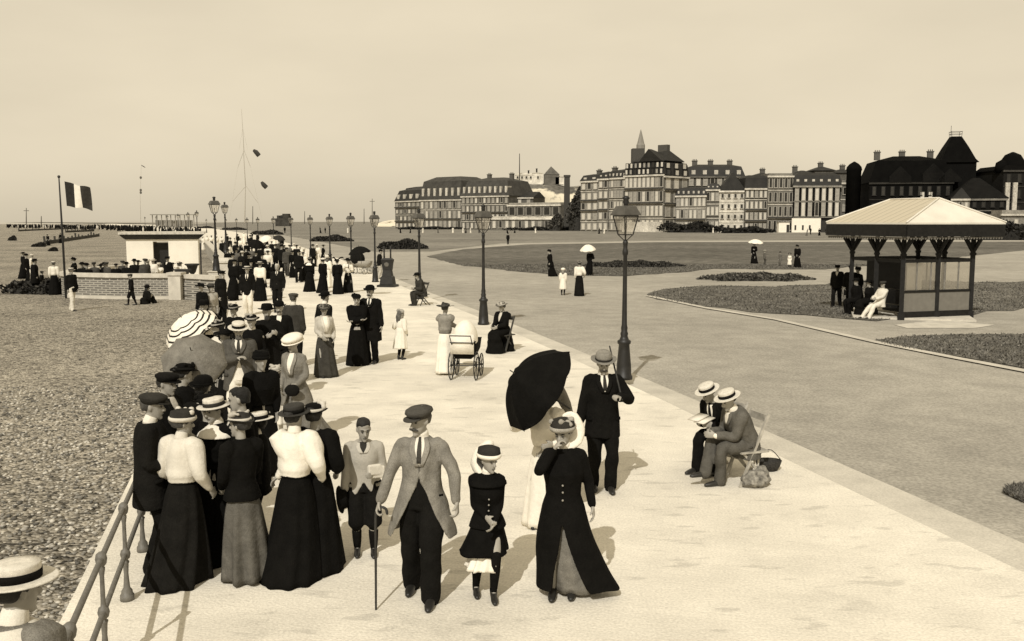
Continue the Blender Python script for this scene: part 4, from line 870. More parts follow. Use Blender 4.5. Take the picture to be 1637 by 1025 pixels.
for x0, x1, y, h, lb, sd in ((820, 960, 369, 6, 'dark hedge before the pale pavilion', 11), (1060, 1150, 372, 18, 'row of dark clipped trees before the tall hotel terrace', 12), (1150, 1230, 373, 10, 'dark garden hedge before the small villas', 13), (640, 730, 367, 4, 'low hedge before the far left houses', 14), (1330, 1540, 377, 14, 'long dark hedge behind the shelter', 15), (1545, 1760, 384, 36, 'tall dark hedge at the right edge behind the shelter', 16)):
    p, q = G(x0, y, Z_R), G(x1, y, Z_R); bush('hedge', lb, 'hedge', ((p.x+q.x)/2, p.y, Z_R), (q.x-p.x)/2, 1.5, h*p.y/FPX, 2600, .025, sd, .5, dome=.5)

bush('tree', 'dark rounded tree between the chimney stack and the pale house', 'tree', tuple(ZAT(922, 366, 325).xy) + (Z_R,), 3.2, 3, ZAT(922, 291, 325).z - Z_R, 2600, .055, 31, .55, dome=.7)
bush('tree', 'dark tree before the low end of the pavilion', 'tree', tuple(ZAT(888, 366, 322).xy) + (Z_R,), 2.2, 2, 6.5, 1500, .055, 32, .45, dome=.7)
# ------------------------------------------------------------------ the sea-front houses
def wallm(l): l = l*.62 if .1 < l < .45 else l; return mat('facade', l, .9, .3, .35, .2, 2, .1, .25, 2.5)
M_SLATE = mat('slate', .022, .7, .3, .6, .1, 4, .3, .2, 5); M_SLATE2 = mat('slate', .012, .7, .3, .6, .1, 4, .3, .2, 5)
M_PANE = mat('shuttered_pane', .54, .7, .12, .8); M_GLASSD = mat('dark_pane', .02, .2, .3, 1, spec=.5); M_TRIM = mat('stucco_trim', .34, .9, .08, .5)
_win = {}; RW = random.Random(2); M_PANE2 = mat('curtained_pane', .3, .6, .3, 1.2)
def win_mesh(w_, h_, arch, pane_m, frame_m):
    k = (round(w_, 2), round(h_, 2), arch, pane_m.name, frame_m.name)
    if k not in _win:
        n = 7 if arch else 1
        def outline(a, hh): 
            if not arch: return [(-a, 0), (a, 0), (a, hh), (-a, hh)]
            return [(-a, 0), (a, 0)] + [(a*math.cos(t_), hh-a+a*math.sin(t_)) for t_ in np.linspace(0, math.pi, 9)]
        o = outline(w_/2+.16, h_+.16); i = outline(w_/2, h_); N = len(o); m = MB()
        P = [(x, -.14, z-.08) for x, z in o] + [(x, -.14, z) for x, z in i] + [(x, .06, z-.08) for x, z in o] + [(x, .06, z) for x, z in i]; F = []
        for j in range(N):
            j2 = (j+1) % N; F += [(j, j2, N+j2, N+j), (2*N+j, 2*N+j2, j2, j), (N+j, N+j2, 3*N+j2, 3*N+j)]
        m.add(P, F); m.box((0, -.2, -.14), (w_+.6, .3, .16)); me = m.mesh('window'); me.materials.append(frame_m)
        m = MB(); m.add([(x, -.045, z) for x, z in i], [tuple(range(N))]); m.add([(x, -.02, z) for x, z in i], [tuple(range(N))[::-1]])
        m.box((0, -.055, h_/2), (.07, .02, h_-.02)); m.box((0, -.053, h_*.62), (w_-.02, .02, .06)); pe = m.mesh('pane'); pe.materials.append(pane_m); _win[k] = (me, pe)
    return _win[k]
def window(par, x, y, z, w_, h_, pane=None, frame=None, arch=False, rot=0):
    if pane is None or pane is M_PANE: pane = RW.choice((M_PANE, M_PANE, M_PANE, M_PANE2, M_PANE2, M_GLASSD))
    me, pe = win_mesh(w_, h_, arch, pane, frame or M_TRIM)
    o = bpy.data.objects.new('window', me); COL.objects.link(o); o.parent = par; o.location = (x, y, z); o.rotation_euler = (0, 0, rot)
    p = bpy.data.objects.new('pane', pe); COL.objects.link(p); p.parent = o; return o
def building(name, label, xa, xb, Ya, Yb, yeave, ytop, ybase=None, depth=14, floors=4, bays=5, wall=.3, roof='mansard', roofm=None, ww=.52, wh=.62, pane=None, frame=None, arch=False, inset=2.0,
             balc=(), ground=None, chim=0, dormer=0, cornice=True, trim=.5, yeave_b=None, cat='house', skip=0, zb=None):
    A, B = ZAT(xa, 360, Ya), ZAT(xb, 360, Yb); A.z = B.z = Z_R; U = (B-A); Ln = U.length; rz_ = math.atan2(U.y, U.x)
    H = ZAT(xa, yeave, Ya).z - Z_R; HT = ZAT((xa+xb)/2, ytop, (Ya+Yb)/2).z - Z_R
    b = empty(name, A, rz_, label, cat)
    m = MB(); m.box((Ln/2, depth/2, H/2), (Ln, depth, H)); finish(m, 'wall', wallm(wall), b, flat=True)
    rm = roofm or M_SLATE; rf = None
    R4 = lambda a, z, a2=None: [Vector((-.3+a, -.3+(a2 if a2 is not None else a), z)), Vector((Ln+.3-a, -.3+(a2 if a2 is not None else a), z)), Vector((Ln+.3-a, depth+.3-(a2 if a2 is not None else a), z)), Vector((-.3+a, depth+.3-(a2 if a2 is not None else a), z))]
    m = MB()
    if roof == 'mansard': m.loft([R4(0, H+.003), R4(.1, H+.25), R4(inset*.6, H+(HT-H)*.8), R4(inset*2.2, HT)])
    elif roof == 'hip': mi_ = min(Ln, depth)/2; m.loft([R4(-.2, H+.003), R4(-.2, H+.2), R4(mi_*.92, HT)])
    elif roof == 'gable': m.loft([[Vector((x, -.3, H+.003)), Vector((x, depth+.3, H+.003)), Vector((x, depth/2, HT))] for x in (-.2, Ln+.2)])
    elif roof == 'front_gable': m.loft([[Vector((-.2, y, H+.003)), Vector((Ln+.2, y, H+.003)), Vector((Ln/2, y, HT))] for y in (-.3, depth)])
    else: m.box((Ln/2, depth/2, (H+HT)/2+.002), (Ln-.6, depth-.6, max(.3, HT-H)))
    rf = finish(m, 'roof', rm, b, flat=True)
    if cornice: m = MB(); m.box((Ln/2, -.24, H-.25), (Ln+.5, .5, .5)); finish(m, 'cornice', wallm(trim), b, flat=True)
    fh = H/floors
    for f in range(skip, floors):
        for k in range(bays):
            w_ = Ln/bays*ww; window(b, Ln*(k+.5)/bays, -.02, f*fh + fh*(1-wh)*.5, w_, fh*wh, pane, frame, arch)
    for f in range(1, floors):
        m = MB(); m.box((Ln/2, -.06, f*fh-.12), (Ln-.04, .22, .22)); finish(m, 'string_course', wallm(trim), b, flat=True)
    for f in balc:
        m = MB(); m.box((Ln/2, -.3, f*fh+.05), (Ln*.98, .55, .16)); 
        m.box((Ln/2, -.55, f*fh+.3), (Ln*.98, .05, .32)); finish(m, 'balcony', mat('balcony_iron', .05), b, flat=True)
    if ground is not None: m = MB(); m.box((Ln/2, -.6, fh*.36), (Ln, 1.1, fh*.72)); finish(m, 'shopfront', wallm(ground), b, flat=True)
    for k in range(dormer):
        x = Ln*(k+.5)/dormer; zz = H + (HT-H)*.12; dh = (HT-H)*.42
        m = MB(); m.box((x, inset*.45, zz+dh/2), (Ln/dormer*.34, inset*.95, dh*.8)); d = finish(m, 'dormer', wallm(.45), rf, flat=True)
    for k in range(chim):
        m = MB(); x = Ln*(k+RW.uniform(.2, .7))/chim; m.box((x, depth*.5, HT+.1), (1.6, 1.1, 2.2)); m.box((x, depth*.5, HT+1.35), (1.9, 1.4, .3)); [m.lathe([(.16, HT+1.5), (.12, HT+2.0)], 6, Matrix.Translation((x+q_, depth*.5, 0))) for q_ in (-.55, 0, .55)]; c = finish(m, 'chimney', mat('chimney_brick', .09), rf, flat=True)
    return b
Y0 = 300.0
building('town_house', 'low grey house at the far left end of the sea front', 632, 672, 430, 410, 322, 300, floors=4, bays=6, wall=.2, inset=3, dormer=4, pane=M_PANE, balc=(1, 3), wh=.5, ww=.4)
building('town_house', 'grey house with high mansard, second from the far left', 646, 674, 440, 425, 310, 298, floors=4, bays=4, wall=.2, inset=2, ww=.4)
b1 = building('hotel', 'big grand hotel with very high slate roof at the left of the sea front', 672, 738, 400, 385, 320, 282, floors=3, bays=9, wall=.27, inset=2.4, dormer=7, chim=0, balc=(1,), wh=.7, ww=.42, depth=20, roofm=mat('slate', .045, .7, .3, .6, .1, 4, .3, .2, 5))
building('hotel', 'mansard hotel with pale ridge lines and long rows of narrow windows', 738, 813, 378, 365, 314, 283, floors=4, bays=11, wall=.16, inset=3.5, dormer=9, wh=.6, ww=.4, balc=(2,), depth=18, chim=2, roofm=mat('slate', .045, .7, .3, .6, .1, 4, .3, .2, 5))
building('pavilion', 'low flat-topped pavilion with wide pale columns between the hotels', 812, 896, 360, 345, 328, 324, floors=2, bays=6, wall=.2, roof='flat', roofm=wallm(.4), wh=.62, ww=.62, pane=M_GLASSD, ground=.2, trim=.6)
building('pavilion', 'long single-storey terrace building with pale cornice before the pavilion', 785, 890, 344, 332, 349, 346, floors=1, bays=10, wall=.24, roof='flat', roofm=wallm(.5), depth=8, wh=.55, ww=.4, trim=.6)
building('villa', 'dark gabled house roof below the white chalk cliff', 810, 852, 372, 368, 316, 306, floors=3, bays=3, wall=.1, roof='gable', roofm=mat('slate', .02, .7, .3, .6, .1, 4, .3, .2, 5), ww=.3, skip=1)
q = ZAT(906, 366, 335); r = empty('chimney_stack', (q.x, q.y, Z_R), 0, 'tall dark square chimney stack left of the pale houses', 'chimney')
m = MB(); h_ = ZAT(906, 280, 335).z-Z_R; m.loft([[Vector((x*k, y*k, z)) for x, y in ((-1, -1), (1, -1), (1, 1), (-1, 1))] for k, z in ((1.1, 0), (.95, h_-.8), (1.15, h_-.7), (1.15, h_))]); finish(m, 'shaft', mat('chimney_brick', .05), r, flat=True)
building('town_house', 'pale narrow house with iron balconies right of the dark chimney stack', 928, 956, 318, 312, 290, 278, floors=5, bays=3, wall=.34, inset=1.5, dormer=2, balc=(2, 3), chim=1, wh=.6)
building('town_house', 'slim pale house with dark balconies beside the six-storey hotel', 956, 972, 310, 307, 286, 274, floors=5, bays=2, wall=.28, inset=1.2, balc=(2, 3), chim=1, wh=.6, dormer=2)
building('town_house', 'pale house of five storeys adjoining the six-storey hotel', 971, 1000, 308, 302, 285, 270, floors=5, bays=6, wall=.33, inset=1.8, dormer=5, chim=1, wh=.62, ww=.55)
# the six-storey corner hotel, its two faces
H1 = building('hotel', 'tall six-storey corner hotel with double-row dormer roof and hipped top', 998, 1060, 296, 286, 281, 258, floors=4, bays=9, wall=.26, inset=1.0, depth=13, wh=.68, ww=.56, ground=.5, skip=0, balc=(2, 3))
def hotel_extra(b):
    A, B = ZAT(998, 360, 296), ZAT(1060, 360, 286); U = B-A; Ln = math.hypot(U.x, U.y); H = ZAT(998, 281, 296).z-Z_R; HT = ZAT(1029, 258, 292).z-Z_R
    for row in (0, 1):
        for k in range(9): window(b, Ln*(k+.5)/9, -.22+row*.34, H + (HT-H)*(.08+.46*row), Ln/9*.5, (HT-H)*.34, M_PANE, M_SLATE2)
    p = ZAT(1045, 239, 290).z - Z_R
    m = MB(); m.loft([[Vector((1.2, 1.5, HT+.003)), Vector((Ln-.5, 1.5, HT+.003)), Vector((Ln-.5, 12, HT+.003)), Vector((1.2, 12, HT+.003))], [Vector((5, 6.5, p-.6)), Vector((Ln-3, 6.5, p)), Vector((Ln-3, 7, p)), Vector((5, 7, p-.6))]]); finish(m, 'roof', M_SLATE, b, flat=True)
    m = MB(); m.box((Ln*.66, 7, p+.4), (3.4, 1.6, 2.6)); finish(m, 'chimney', mat('chimney_brick', .07), b, flat=True)
hotel_extra(H1)
H2 = building('hotel', 'narrower right-hand face of the six-storey corner hotel, three windows wide', 1060, 1099, 286, 295.4, 281, 258, floors=4, bays=3, wall=.24, inset=.9, depth=10, wh=.68, ww=.5, balc=(2, 3))
A, B = ZAT(1060, 360, 286), ZAT(1099, 360, 295.4); Ln = math.hypot(B.x-A.x, B.y-A.y); H = ZAT(1060, 281, 286).z-Z_R; HT = ZAT(1080, 258, 290).z-Z_R
for row in (0, 1):
    for k in range(3): window(H2, Ln*(k+.5)/3, -.22+row*.3, H + (HT-H)*(.08+.46*row), Ln/3*.42, (HT-H)*.34, M_PANE, M_SLATE2)
m = MB(); p = ZAT(1050, 238, 288).z-Z_R; m.loft([[Vector((0, .9, HT+.003)), Vector((Ln-.9, .9, HT+.003)), Vector((Ln-.9, 9.4, HT+.003)), Vector((0, 9.4, HT+.003))], [Vector((-1, 5, p)), Vector((.5, 5, p)), Vector((.5, 5.2, p)), Vector((-1, 5.2, p))]]); finish(m, 'roof', M_SLATE, H2, flat=True)
building('town_house', 'long dark-roofed building behind the villas, right of the corner hotel', 1098, 1188, 318, 318, 282, 262, floors=5, bays=8, wall=.12, inset=2, chim=3, skip=3, dormer=5, trim=.2)
building('villa', 'villa with dark mansard and arched white dormers next to the corner hotel', 1080, 1128, 290, 286, 313, 298, floors=3, bays=7, wall=.33, inset=1.6, dormer=6, wh=.66, ww=.5, balc=(1,), depth=10, yeave_b=0)
building('villa', 'narrow grey villa between the arched-dormer villa and the white one', 1128, 1149, 287, 286, 303, 292, floors=3, bays=3, wall=.2, inset=1.2, dormer=3, depth=10, wh=.55)
vv = building('villa', 'white villa with steep gabled roof and scattered small windows', 1149, 1190, 286, 285, 305, 275, floors=4, bays=4, wall=.5, roof='front_gable', depth=10, wh=.36, ww=.3, pane=M_GLASSD, trim=.6)
building('villa', 'grey villa with flat dark attic and a wide dark balcony', 1190, 1226, 284, 284, 301, 280, floors=4, bays=5, wall=.17, inset=.6, dormer=5, depth=10, balc=(1, 2), wh=.6, ww=.42)
building('villa', 'flat-roofed villa with rows of arched windows and dark balconies', 1226, 1267, 283, 283, 281, 277, floors=4, bays=5, wall=.26, roof='flat', roofm=wallm(.3), arch=True, depth=10, balc=(1,), wh=.66, ww=.46, pane=M_GLASSD, frame=M_TRIM)
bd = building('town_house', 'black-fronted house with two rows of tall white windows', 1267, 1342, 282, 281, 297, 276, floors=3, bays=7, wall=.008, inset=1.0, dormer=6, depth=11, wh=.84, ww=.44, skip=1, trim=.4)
A = ZAT(1266, 360, 279); r = empty('garden_wall', (A.x, 279, Z_R), 0, 'bright whitewashed wall before the black-fronted house', 'wall')
m = MB(); w_ = ZAT(1312, 360, 279).x-A.x; h_ = ZAT(1280, 349, 279).z-Z_R; m.box((w_/2, .2, h_/2), (w_, .4, h_)); finish(m, 'face', M_WHITE, r, flat=True)
for x in (.12, .38, .62): m = MB(); m.box((w_*x, -.05, h_*.35), (.5, .12, 1.4)); finish(m, 'opening', M_DARK, r, flat=True)
r = empty('garden_wall', (w_+A.x, 279.5, Z_R), 0, 'black board fence right of the whitewashed wall', 'fence'); m = MB(); w2_ = ZAT(1345, 360, 279).x-A.x-w_; m.box((w2_/2, .2, h_*.42), (w2_, .25, h_*.84)); finish(m, 'boards', M_DARK, r, flat=True)
A = ZAT(1245, 360, 279); r = empty('kiosk', (A.x, 279, Z_R), 0, 'small white kiosk with dark door before the arched-window villa', 'kiosk'); m = MB(); m.box((1.6, 1, 1.5), (3.2, 2, 3)); finish(m, 'wall', M_WHITE, r, flat=True); m = MB(); m.box((2.7, -.05, 1.2), (.8, .12, 2.2)); finish(m, 'door', M_DARK, r, flat=True); m = MB(); m.box((1.6, 1, 3.12), (3.6, 2.4, .22)); finish(m, 'roof', wallm(.4), r, flat=True)
building('town_house', 'plain grey house end between the black-fronted house and the dark mansion', 1342, 1366, 282, 282, 292, 288, floors=3, bays=2, wall=.2, roof='flat', roofm=wallm(.3), depth=10, ww=.3, wh=.4)
for xa, xb, yt in ((1268, 1300, 272), (1300, 1330, 266), (1330, 1366, 270), (1200, 1240, 276)):
    building('town_house', 'dark roof of a back-row house, peeping over the black-fronted one', xa, xb, 330, 330, yt+7, yt, floors=6, bays=2, wall=.15, roof='hip', depth=10, skip=6, chim=1, cornice=False)['group'] = 'back-row roofs'
# the dark mansion with its pyramid tower
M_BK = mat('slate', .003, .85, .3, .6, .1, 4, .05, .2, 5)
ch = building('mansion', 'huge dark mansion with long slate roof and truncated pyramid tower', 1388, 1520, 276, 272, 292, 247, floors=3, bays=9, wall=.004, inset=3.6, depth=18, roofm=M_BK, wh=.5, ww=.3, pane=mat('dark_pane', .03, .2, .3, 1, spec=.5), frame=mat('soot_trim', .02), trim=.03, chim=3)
A = ZAT(1388, 360, 276); H = ZAT(1388, 292, 276).z-Z_R
def mans(x, y, Y=274): p = ZAT(x, y, Y); return Vector((p.x-A.x, 2.0, p.z-Z_R))
c = mans(1534, 260); zt0, zt1 = mans(1534, 256).z, mans(1534, 216).z
m = MB(); m.box((c.x, 8, zt0/2-.3), (9.6, 9.6, zt0-.6)); tb = finish(m, 'tower', wallm(.004), ch, flat=True)
m = MB(); m.loft([[Vector((c.x+x*k, 8+y*k, z)) for x, y in ((-1, -1), (1, -1), (1, 1), (-1, 1))] for k, z in ((5.4, zt0-.6+.003), (4.6, zt0+.4), (3.0, zt0+(zt1-zt0)*.55), (1.35, zt1))]); finish(m, 'spire', M_BK, tb, flat=True)
m = MB()
for x, y in ((-1, -1), (1, -1), (1, 1), (-1, 1)): m.bar((c.x+x*1.35, 8+y*1.35, zt1), (c.x+x*1.45, 8+y*1.45, zt1+1.5), .1)
for z in (.7, 1.4):
    for (x, y), (x2, y2) in (((-1, -1), (1, -1)), ((1, -1), (1, 1)), ((1, 1), (-1, 1)), ((-1, 1), (-1, -1))): m.bar((c.x+x*1.4, 8+y*1.4, zt1+z), (c.x+x2*1.4, 8+y2*1.4, zt1+z), .1)
m.bar((c.x-1.3, 8, zt1), (c.x-1.3, 8, zt1+3.2), .1); finish(m, 'cresting', mat('wrought_iron', .05), tb, flat=True)
m = MB(); c2 = mans(1374, 280); m.lathe([(2.1, 0), (2.1, mans(1374, 272).z), (2.3, mans(1374, 270).z), (2.1, mans(1374, 265).z), (1.3, mans(1374, 260).z), (.15, mans(1374, 256).z)], 16, Matrix.Translation((c2.x, 4, 0))); finish(m, 'turret', M_BK, ch)
for x, lb in ((1474, 1), (1486, 1)): window(ch, mans(x, 320).x, -.05, mans(x, 318).z, 1.0, 2.0, M_PANE, mat('soot_trim', .02))
for xg, zg in ((1490, 262), (1440, 266), (1515, 270)):
    g = mans(xg, 300); gt = mans(xg, zg).z; m = MB(); m.loft([[Vector((g.x-3, y, H)), Vector((g.x+3, y, H)), Vector((g.x+3, y, gt-3)), Vector((g.x, y, gt)), Vector((g.x-3, y, gt-3))] for y in (-.6, 6)]); finish(m, 'gable', wallm(.006), ch, flat=True)
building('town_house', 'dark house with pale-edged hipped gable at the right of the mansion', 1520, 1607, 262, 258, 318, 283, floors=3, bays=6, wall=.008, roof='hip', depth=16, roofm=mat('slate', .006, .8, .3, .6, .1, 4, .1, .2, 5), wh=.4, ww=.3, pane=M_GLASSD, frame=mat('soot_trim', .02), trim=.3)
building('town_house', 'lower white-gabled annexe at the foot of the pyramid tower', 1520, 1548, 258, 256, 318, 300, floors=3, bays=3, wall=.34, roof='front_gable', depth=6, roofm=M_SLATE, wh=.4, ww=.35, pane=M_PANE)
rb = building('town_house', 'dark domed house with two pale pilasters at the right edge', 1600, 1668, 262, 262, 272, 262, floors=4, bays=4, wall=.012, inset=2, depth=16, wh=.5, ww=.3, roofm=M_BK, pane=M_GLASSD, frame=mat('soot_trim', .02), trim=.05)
A = ZAT(1600, 360, 262); p = lambda x, y: (ZAT(x, y, 262).x-A.x, ZAT(x, y, 262).z-Z_R)
m = MB(); x_, z_ = p(1630, 272); m.lathe([(3.6, z_-.5), (3.6, z_+.5), (3.2, z_+2.5), (2.0, z_+4.4), (.3, z_+5.2)], 14, Matrix.Translation((x_, 4, 0))); finish(m, 'dome', M_BK, rb)
m = MB(); x_, z_ = p(1610, 272); m.lathe([(1.8, z_-.5), (1.8, z_+.8), (1.5, z_+2.2), (.2, z_+3)], 12, Matrix.Translation((x_, 3, 0))); finish(m, 'dome', M_BK, rb)
for x in (1608, 1620): m = MB(); a_, b_ = p(x, 336), p(x, 292); m.box((a_[0], -.25, (a_[1]+b_[1])/2), (1.2, .5, b_[1]-a_[1])); finish(m, 'pilaster', wallm(.45), rb, flat=True)
building('villa', 'low pale garden building at the right edge behind the shelter', 1600, 1680, 240, 240, 342, 336, floors=1, bays=5, wall=.34, roof='flat', roofm=wallm(.4), depth=6, ww=.3, wh=.5)
# church tower with its spire behind the hotel
Ys = 420; q = ZAT(1018, 366, Ys); r = empty('church_tower', (q.x, Ys, Z_R), 0, 'far church tower with slender pointed spire rising behind the corner hotel', 'church')
z1, z2 = ZAT(1018, 238, Ys).z-Z_R, ZAT(1022, 210, Ys).z-Z_R
m = MB(); m.box((0, 0, z1/2), (5.4, 5.4, z1)); finish(m, 'tower', mat('tower_stone', .06), r, flat=True)
m = MB(); m.lathe([(1.9, z1-.01), (1.9, z1+1.6), (1.5, z1+2.6), (.7, z1+6), (.08, z2+.8)], 8, Matrix.Translation((1.2, 0, 0))); finish(m, 'spire', mat('tower_stone', .22), r, flat=True)
# ------------------------------------------------------------------ chalk cliff and castle behind
m_c, t, b, tc = ground_mat('cliff', .10, .3, .05, .3, .4, .6, .2, .2, .02)
sx = t.nodes.new('ShaderNodeTexNoise'); sx.inputs['Scale'].default_value = .075; sx.inputs['Detail'].default_value = 6; mp = t.nodes.new('ShaderNodeMapping'); mp.inputs['Scale'].default_value = (1, 1, .45); t.links.new(tc.outputs['Object'], mp.inputs[0]); t.links.new(mp.outputs[0], sx.inputs[0])
sz = t.nodes.new('ShaderNodeSeparateXYZ'); t.links.new(tc.outputs['Object'], sz.inputs[0])
mr = t.nodes.new('ShaderNodeMapRange'); mr.inputs[1].default_value = 19; mr.inputs[2].default_value = 26; mr.inputs[3].default_value = .055; mr.inputs[4].default_value = -.2; t.links.new(sz.outputs[2], mr.inputs[0])
ad = t.nodes.new('ShaderNodeMath'); t.links.new(sx.outputs[0], ad.inputs[0]); t.links.new(mr.outputs[0], ad.inputs[1])
cr = t.nodes.new('ShaderNodeValToRGB'); e = cr.color_ramp.elements; e[0].position = .46; e[1].position = .52; e[0].color = (0, 0, 0, 1); e[1].color = (1, 1, 1, 1); t.links.new(ad.outputs[0], cr.inputs[0])
mx = t.nodes.new('ShaderNodeMix'); mx.data_type = 'RGBA'; t.links.new(cr.outputs[0], mx.inputs[0]); t.links.new(b.inputs['Base Color'].links[0].from_socket, mx.inputs[6]); mx.inputs[7].default_value = (.62, .56, .43, 1); t.links.new(mx.outputs[2], b.inputs['Base Color'])
Yh = 560; mb = MB(); xs = np.linspace(ZAT(600, 300, Yh).x, ZAT(1800, 300, Yh).x, 160); rows = [(0, 0), (3, .35), (5, .62), (7, .8), (14, .93), (40, 1.0), (300, 1.02)]; rs = np.random.RandomState(3); P = []
prof = lambda px_: float(np.interp(px_, [600, 690, 760, 800, 850, 960, 1000, 1100, 1300, 1500, 1800], [352, 330, 300, 288, 287, 289, 295, 300, 302, 306, 306]))
for x in xs:
    px_ = x*FPX/Yh + PW/2; ht = ZAT(px_, prof(px_), Yh).z + .8*math.sin(x*.11) + .5*math.sin(x*.31)
    P.append([Vector((x, Yh + d + 3*math.sin(x*.09+k) + 1.5*math.sin(x*.27+k*2), Z_R-1 + ht*f)) for k, (d, f) in enumerate(rows)])
V = [p_ for c_ in P for p_ in c_]; nr = len(rows); F = [(i*nr+j, (i+1)*nr+j, (i+1)*nr+j+1, i*nr+j+1) for i in range(len(P)-1) for j in range(nr-1)]
mb.add(V, F); o = finish(mb, 'cliff', m_c); tag(o, None, None, None, 'structure')
Yk = 575
def far(name, label, cat, xa, xb, yb, ye, yt, wall, roof, roofm=None, bays=0):
    A, B = ZAT(xa, yb, Yk), ZAT(xb, yb, Yk); b = empty(name, (A.x, Yk, A.z-3), 0, label, cat); Ln = B.x-A.x; H = ZAT(xa, ye, Yk).z-A.z+3; HT = ZAT(xa, yt, Yk).z-A.z+3
    m = MB(); m.box((Ln/2, 4, H/2), (Ln, 8, H)); finish(m, 'wall', wallm(wall), b, flat=True); m = MB()
    if roof == 'gable': m.loft([[Vector((-.2, y, H+.003)), Vector((Ln+.2, y, H+.003)), Vector((Ln*.45, y, HT))] for y in (-.3, 8)])
    else: m.loft([[Vector((-.2, -.3, H+.003)), Vector((Ln+.2, -.3, H+.003)), Vector((Ln+.2, 8.3, H+.003)), Vector((-.2, 8.3, H+.003))], [Vector((1, 4, HT)), Vector((Ln-1, 4, HT)), Vector((Ln-1, 4.1, HT)), Vector((1, 4.1, HT))]])
    finish(m, 'roof', roofm or M_SLATE, b, flat=True)
    for k in range(bays): window(b, Ln*(k+.5)/bays, -.02, 3.6, .9, 1.3, M_GLASSD)
    return b
far('castle_wing', 'long white castle wing on top of the chalk cliff', 'castle', 824, 852, 287, 280, 276, .6, 'hip', wallm(.5), 4)
far('castle_wing', 'square white castle block beside the gabled roof on the cliff', 'castle', 852, 868, 287, 277, 275, .62, 'hip', wallm(.5), 1)
far('castle_hall', 'steep dark gable of the castle on the cliff top', 'castle', 870, 894, 288, 279, 266, .2, 'gable', mat('slate', .12, .7, .3, .6, .1, 4, .3, .2, 5))
far('castle_wing', 'low white wall right of the castle gable', 'castle', 888, 901, 287, 283, 281, .6, 'hip', wallm(.5))
q = ZAT(830.5, 288, Yk); r = empty('flagpole', (q.x, Yk, q.z-2), 0, 'tall bare pole on the castle above the cliff', 'pole'); m = MB(); m.tube([(0, 0, 0), (0, 0, ZAT(830.5, 246, Yk).z-q.z+2)], [.35, .2], 6, smooth=1); finish(m, 'shaft', M_DARK, r)
for x, yt in ((845, 272), (858, 269)):
    q = ZAT(x, 278, Yk+3); r = empty('chimney', (q.x, q.y, q.z-2), 0, 'small dark chimney on the white castle, ' + ('left' if x < 850 else 'right') + ' one of two', 'chimney'); m = MB(); m.lathe([(.5, 0), (.45, ZAT(x, yt, Yk).z-q.z+1.6), (.6, ZAT(x, yt, Yk).z-q.z+1.7), (.6, ZAT(x, yt, Yk).z-q.z+2)], 8); finish(m, 'stack', M_DARK, r)
# far pier pavilion and the low dark building on the horizon
Y = 420.0; b0 = ZAT(244, 358, Y); r = empty('pier_pavilion', (b0.x, Y, Z_R), 0, 'far skeletal pier pavilion on posts above the horizon, left of the lamps', 'pavilion')
w_ = ZAT(310, 358, Y).x-b0.x; zt = ZAT(244, 344, Y).z-Z_R
for k in range(10): m = MB(); m.bar((w_*k/9, 0, 0), (w_*k/9, 0, zt), .3); finish(m, 'post', mat('weathered_mast', .22), r, flat=True)
m = MB(); m.box((w_/2, 0, zt+.2), (w_+1, 3, .4)); finish(m, 'roof', mat('weathered_mast', .22), r, flat=True)
m = MB(); m.box((w_*.5, 1, zt*.35), (w_*.9, .3, zt*.55)); finish(m, 'wall', wallm(.3), r, flat=True)
q = ZAT(453, 352, 600); r = empty('jetty_house', (q.x, 600, Z_R), 0, 'small dark building with stepped roofs on the horizon above the crowd', 'building'); k = 600/FPX
m = MB(); m.box((0, 0, 2), (22*k, 6, 6)); m.box((5*k, 0, 6.4), (10*k, 5, 3)); m.box((-7*k, 0, 5.8), (4*k, 4, 2)); finish(m, 'wall', wallm(.05), r, flat=True)
m = MB(); m.loft([[Vector((x, -3, 5.003)), Vector((x, 3, 5.003)), Vector((x, 0, 7))] for x in (-4*k, -1*k)]); finish(m, 'roof', M_SLATE2, r, flat=True)
# groynes and dark heaps on the beach
for x0, y0, x1, y1, lb, sd in ((30, 370, 150, 364.5, 'long dark timber groyne on the far left beach', 1), (72, 391, 158, 378, 'dark timber groyne nearest the flagpole', 2), (105, 372, 150, 370, 'short dark groyne between the two long ones', 3)):
    p, q = G(x0, y0, Z_B), G(x1, y1, Z_B); d = (q-p); r = empty('groyne', (p.x, p.y, Z_B), math.atan2(d.y, d.x), lb, 'groyne'); L_ = d.length; rs = random.Random(sd)
    m = MB(); m.box((L_/2, 0, .2), (L_, .25, .7)); finish(m, 'planking', mat('tarred_wood', .05, .9, .4), r, flat=True)
    for k in range(16): m = MB(); m.bar((L_*k/15, 0, 0), (L_*k/15, rs.uniform(-.1, .1), rs.uniform(.6, 1.3)), .28); finish(m, 'pile', mat('tarred_wood', .05, .9, .4), r, flat=True)
def heap(x, y, w_, h_, lb, sd, nm='weed_heap'):
    c = G(x, y, Z_B); k = c.y/FPX; return bush(nm, lb, 'heap', (c.x, c.y+.5, Z_B), w_*k/2, w_*k*.22, h_*k, 1400, .03, sd, .12)
heap(62, 470, 128, 26, 'wide dark heap of weed on the shingle at the left edge', 21); heap(18, 385, 12, 9, 'small dark heap near the left edge of the beach', 22); heap(60, 395, 20, 8, 'dark heap behind the standing beach group', 23); heap(82, 402, 12, 7, 'small dark heap left of the flagpole', 24)
# ------------------------------------------------------------------ the walkers in front
def held(name, mb, m, label, cat, vox=0, loc=None):
    o = finish(mb, name, m, None, vox); return tag(o, label, cat)
def W(root, p, s): return Matrix.Translation(root.location) @ root.rotation_euler.to_matrix().to_4x4() @ (Vector(p)*s)

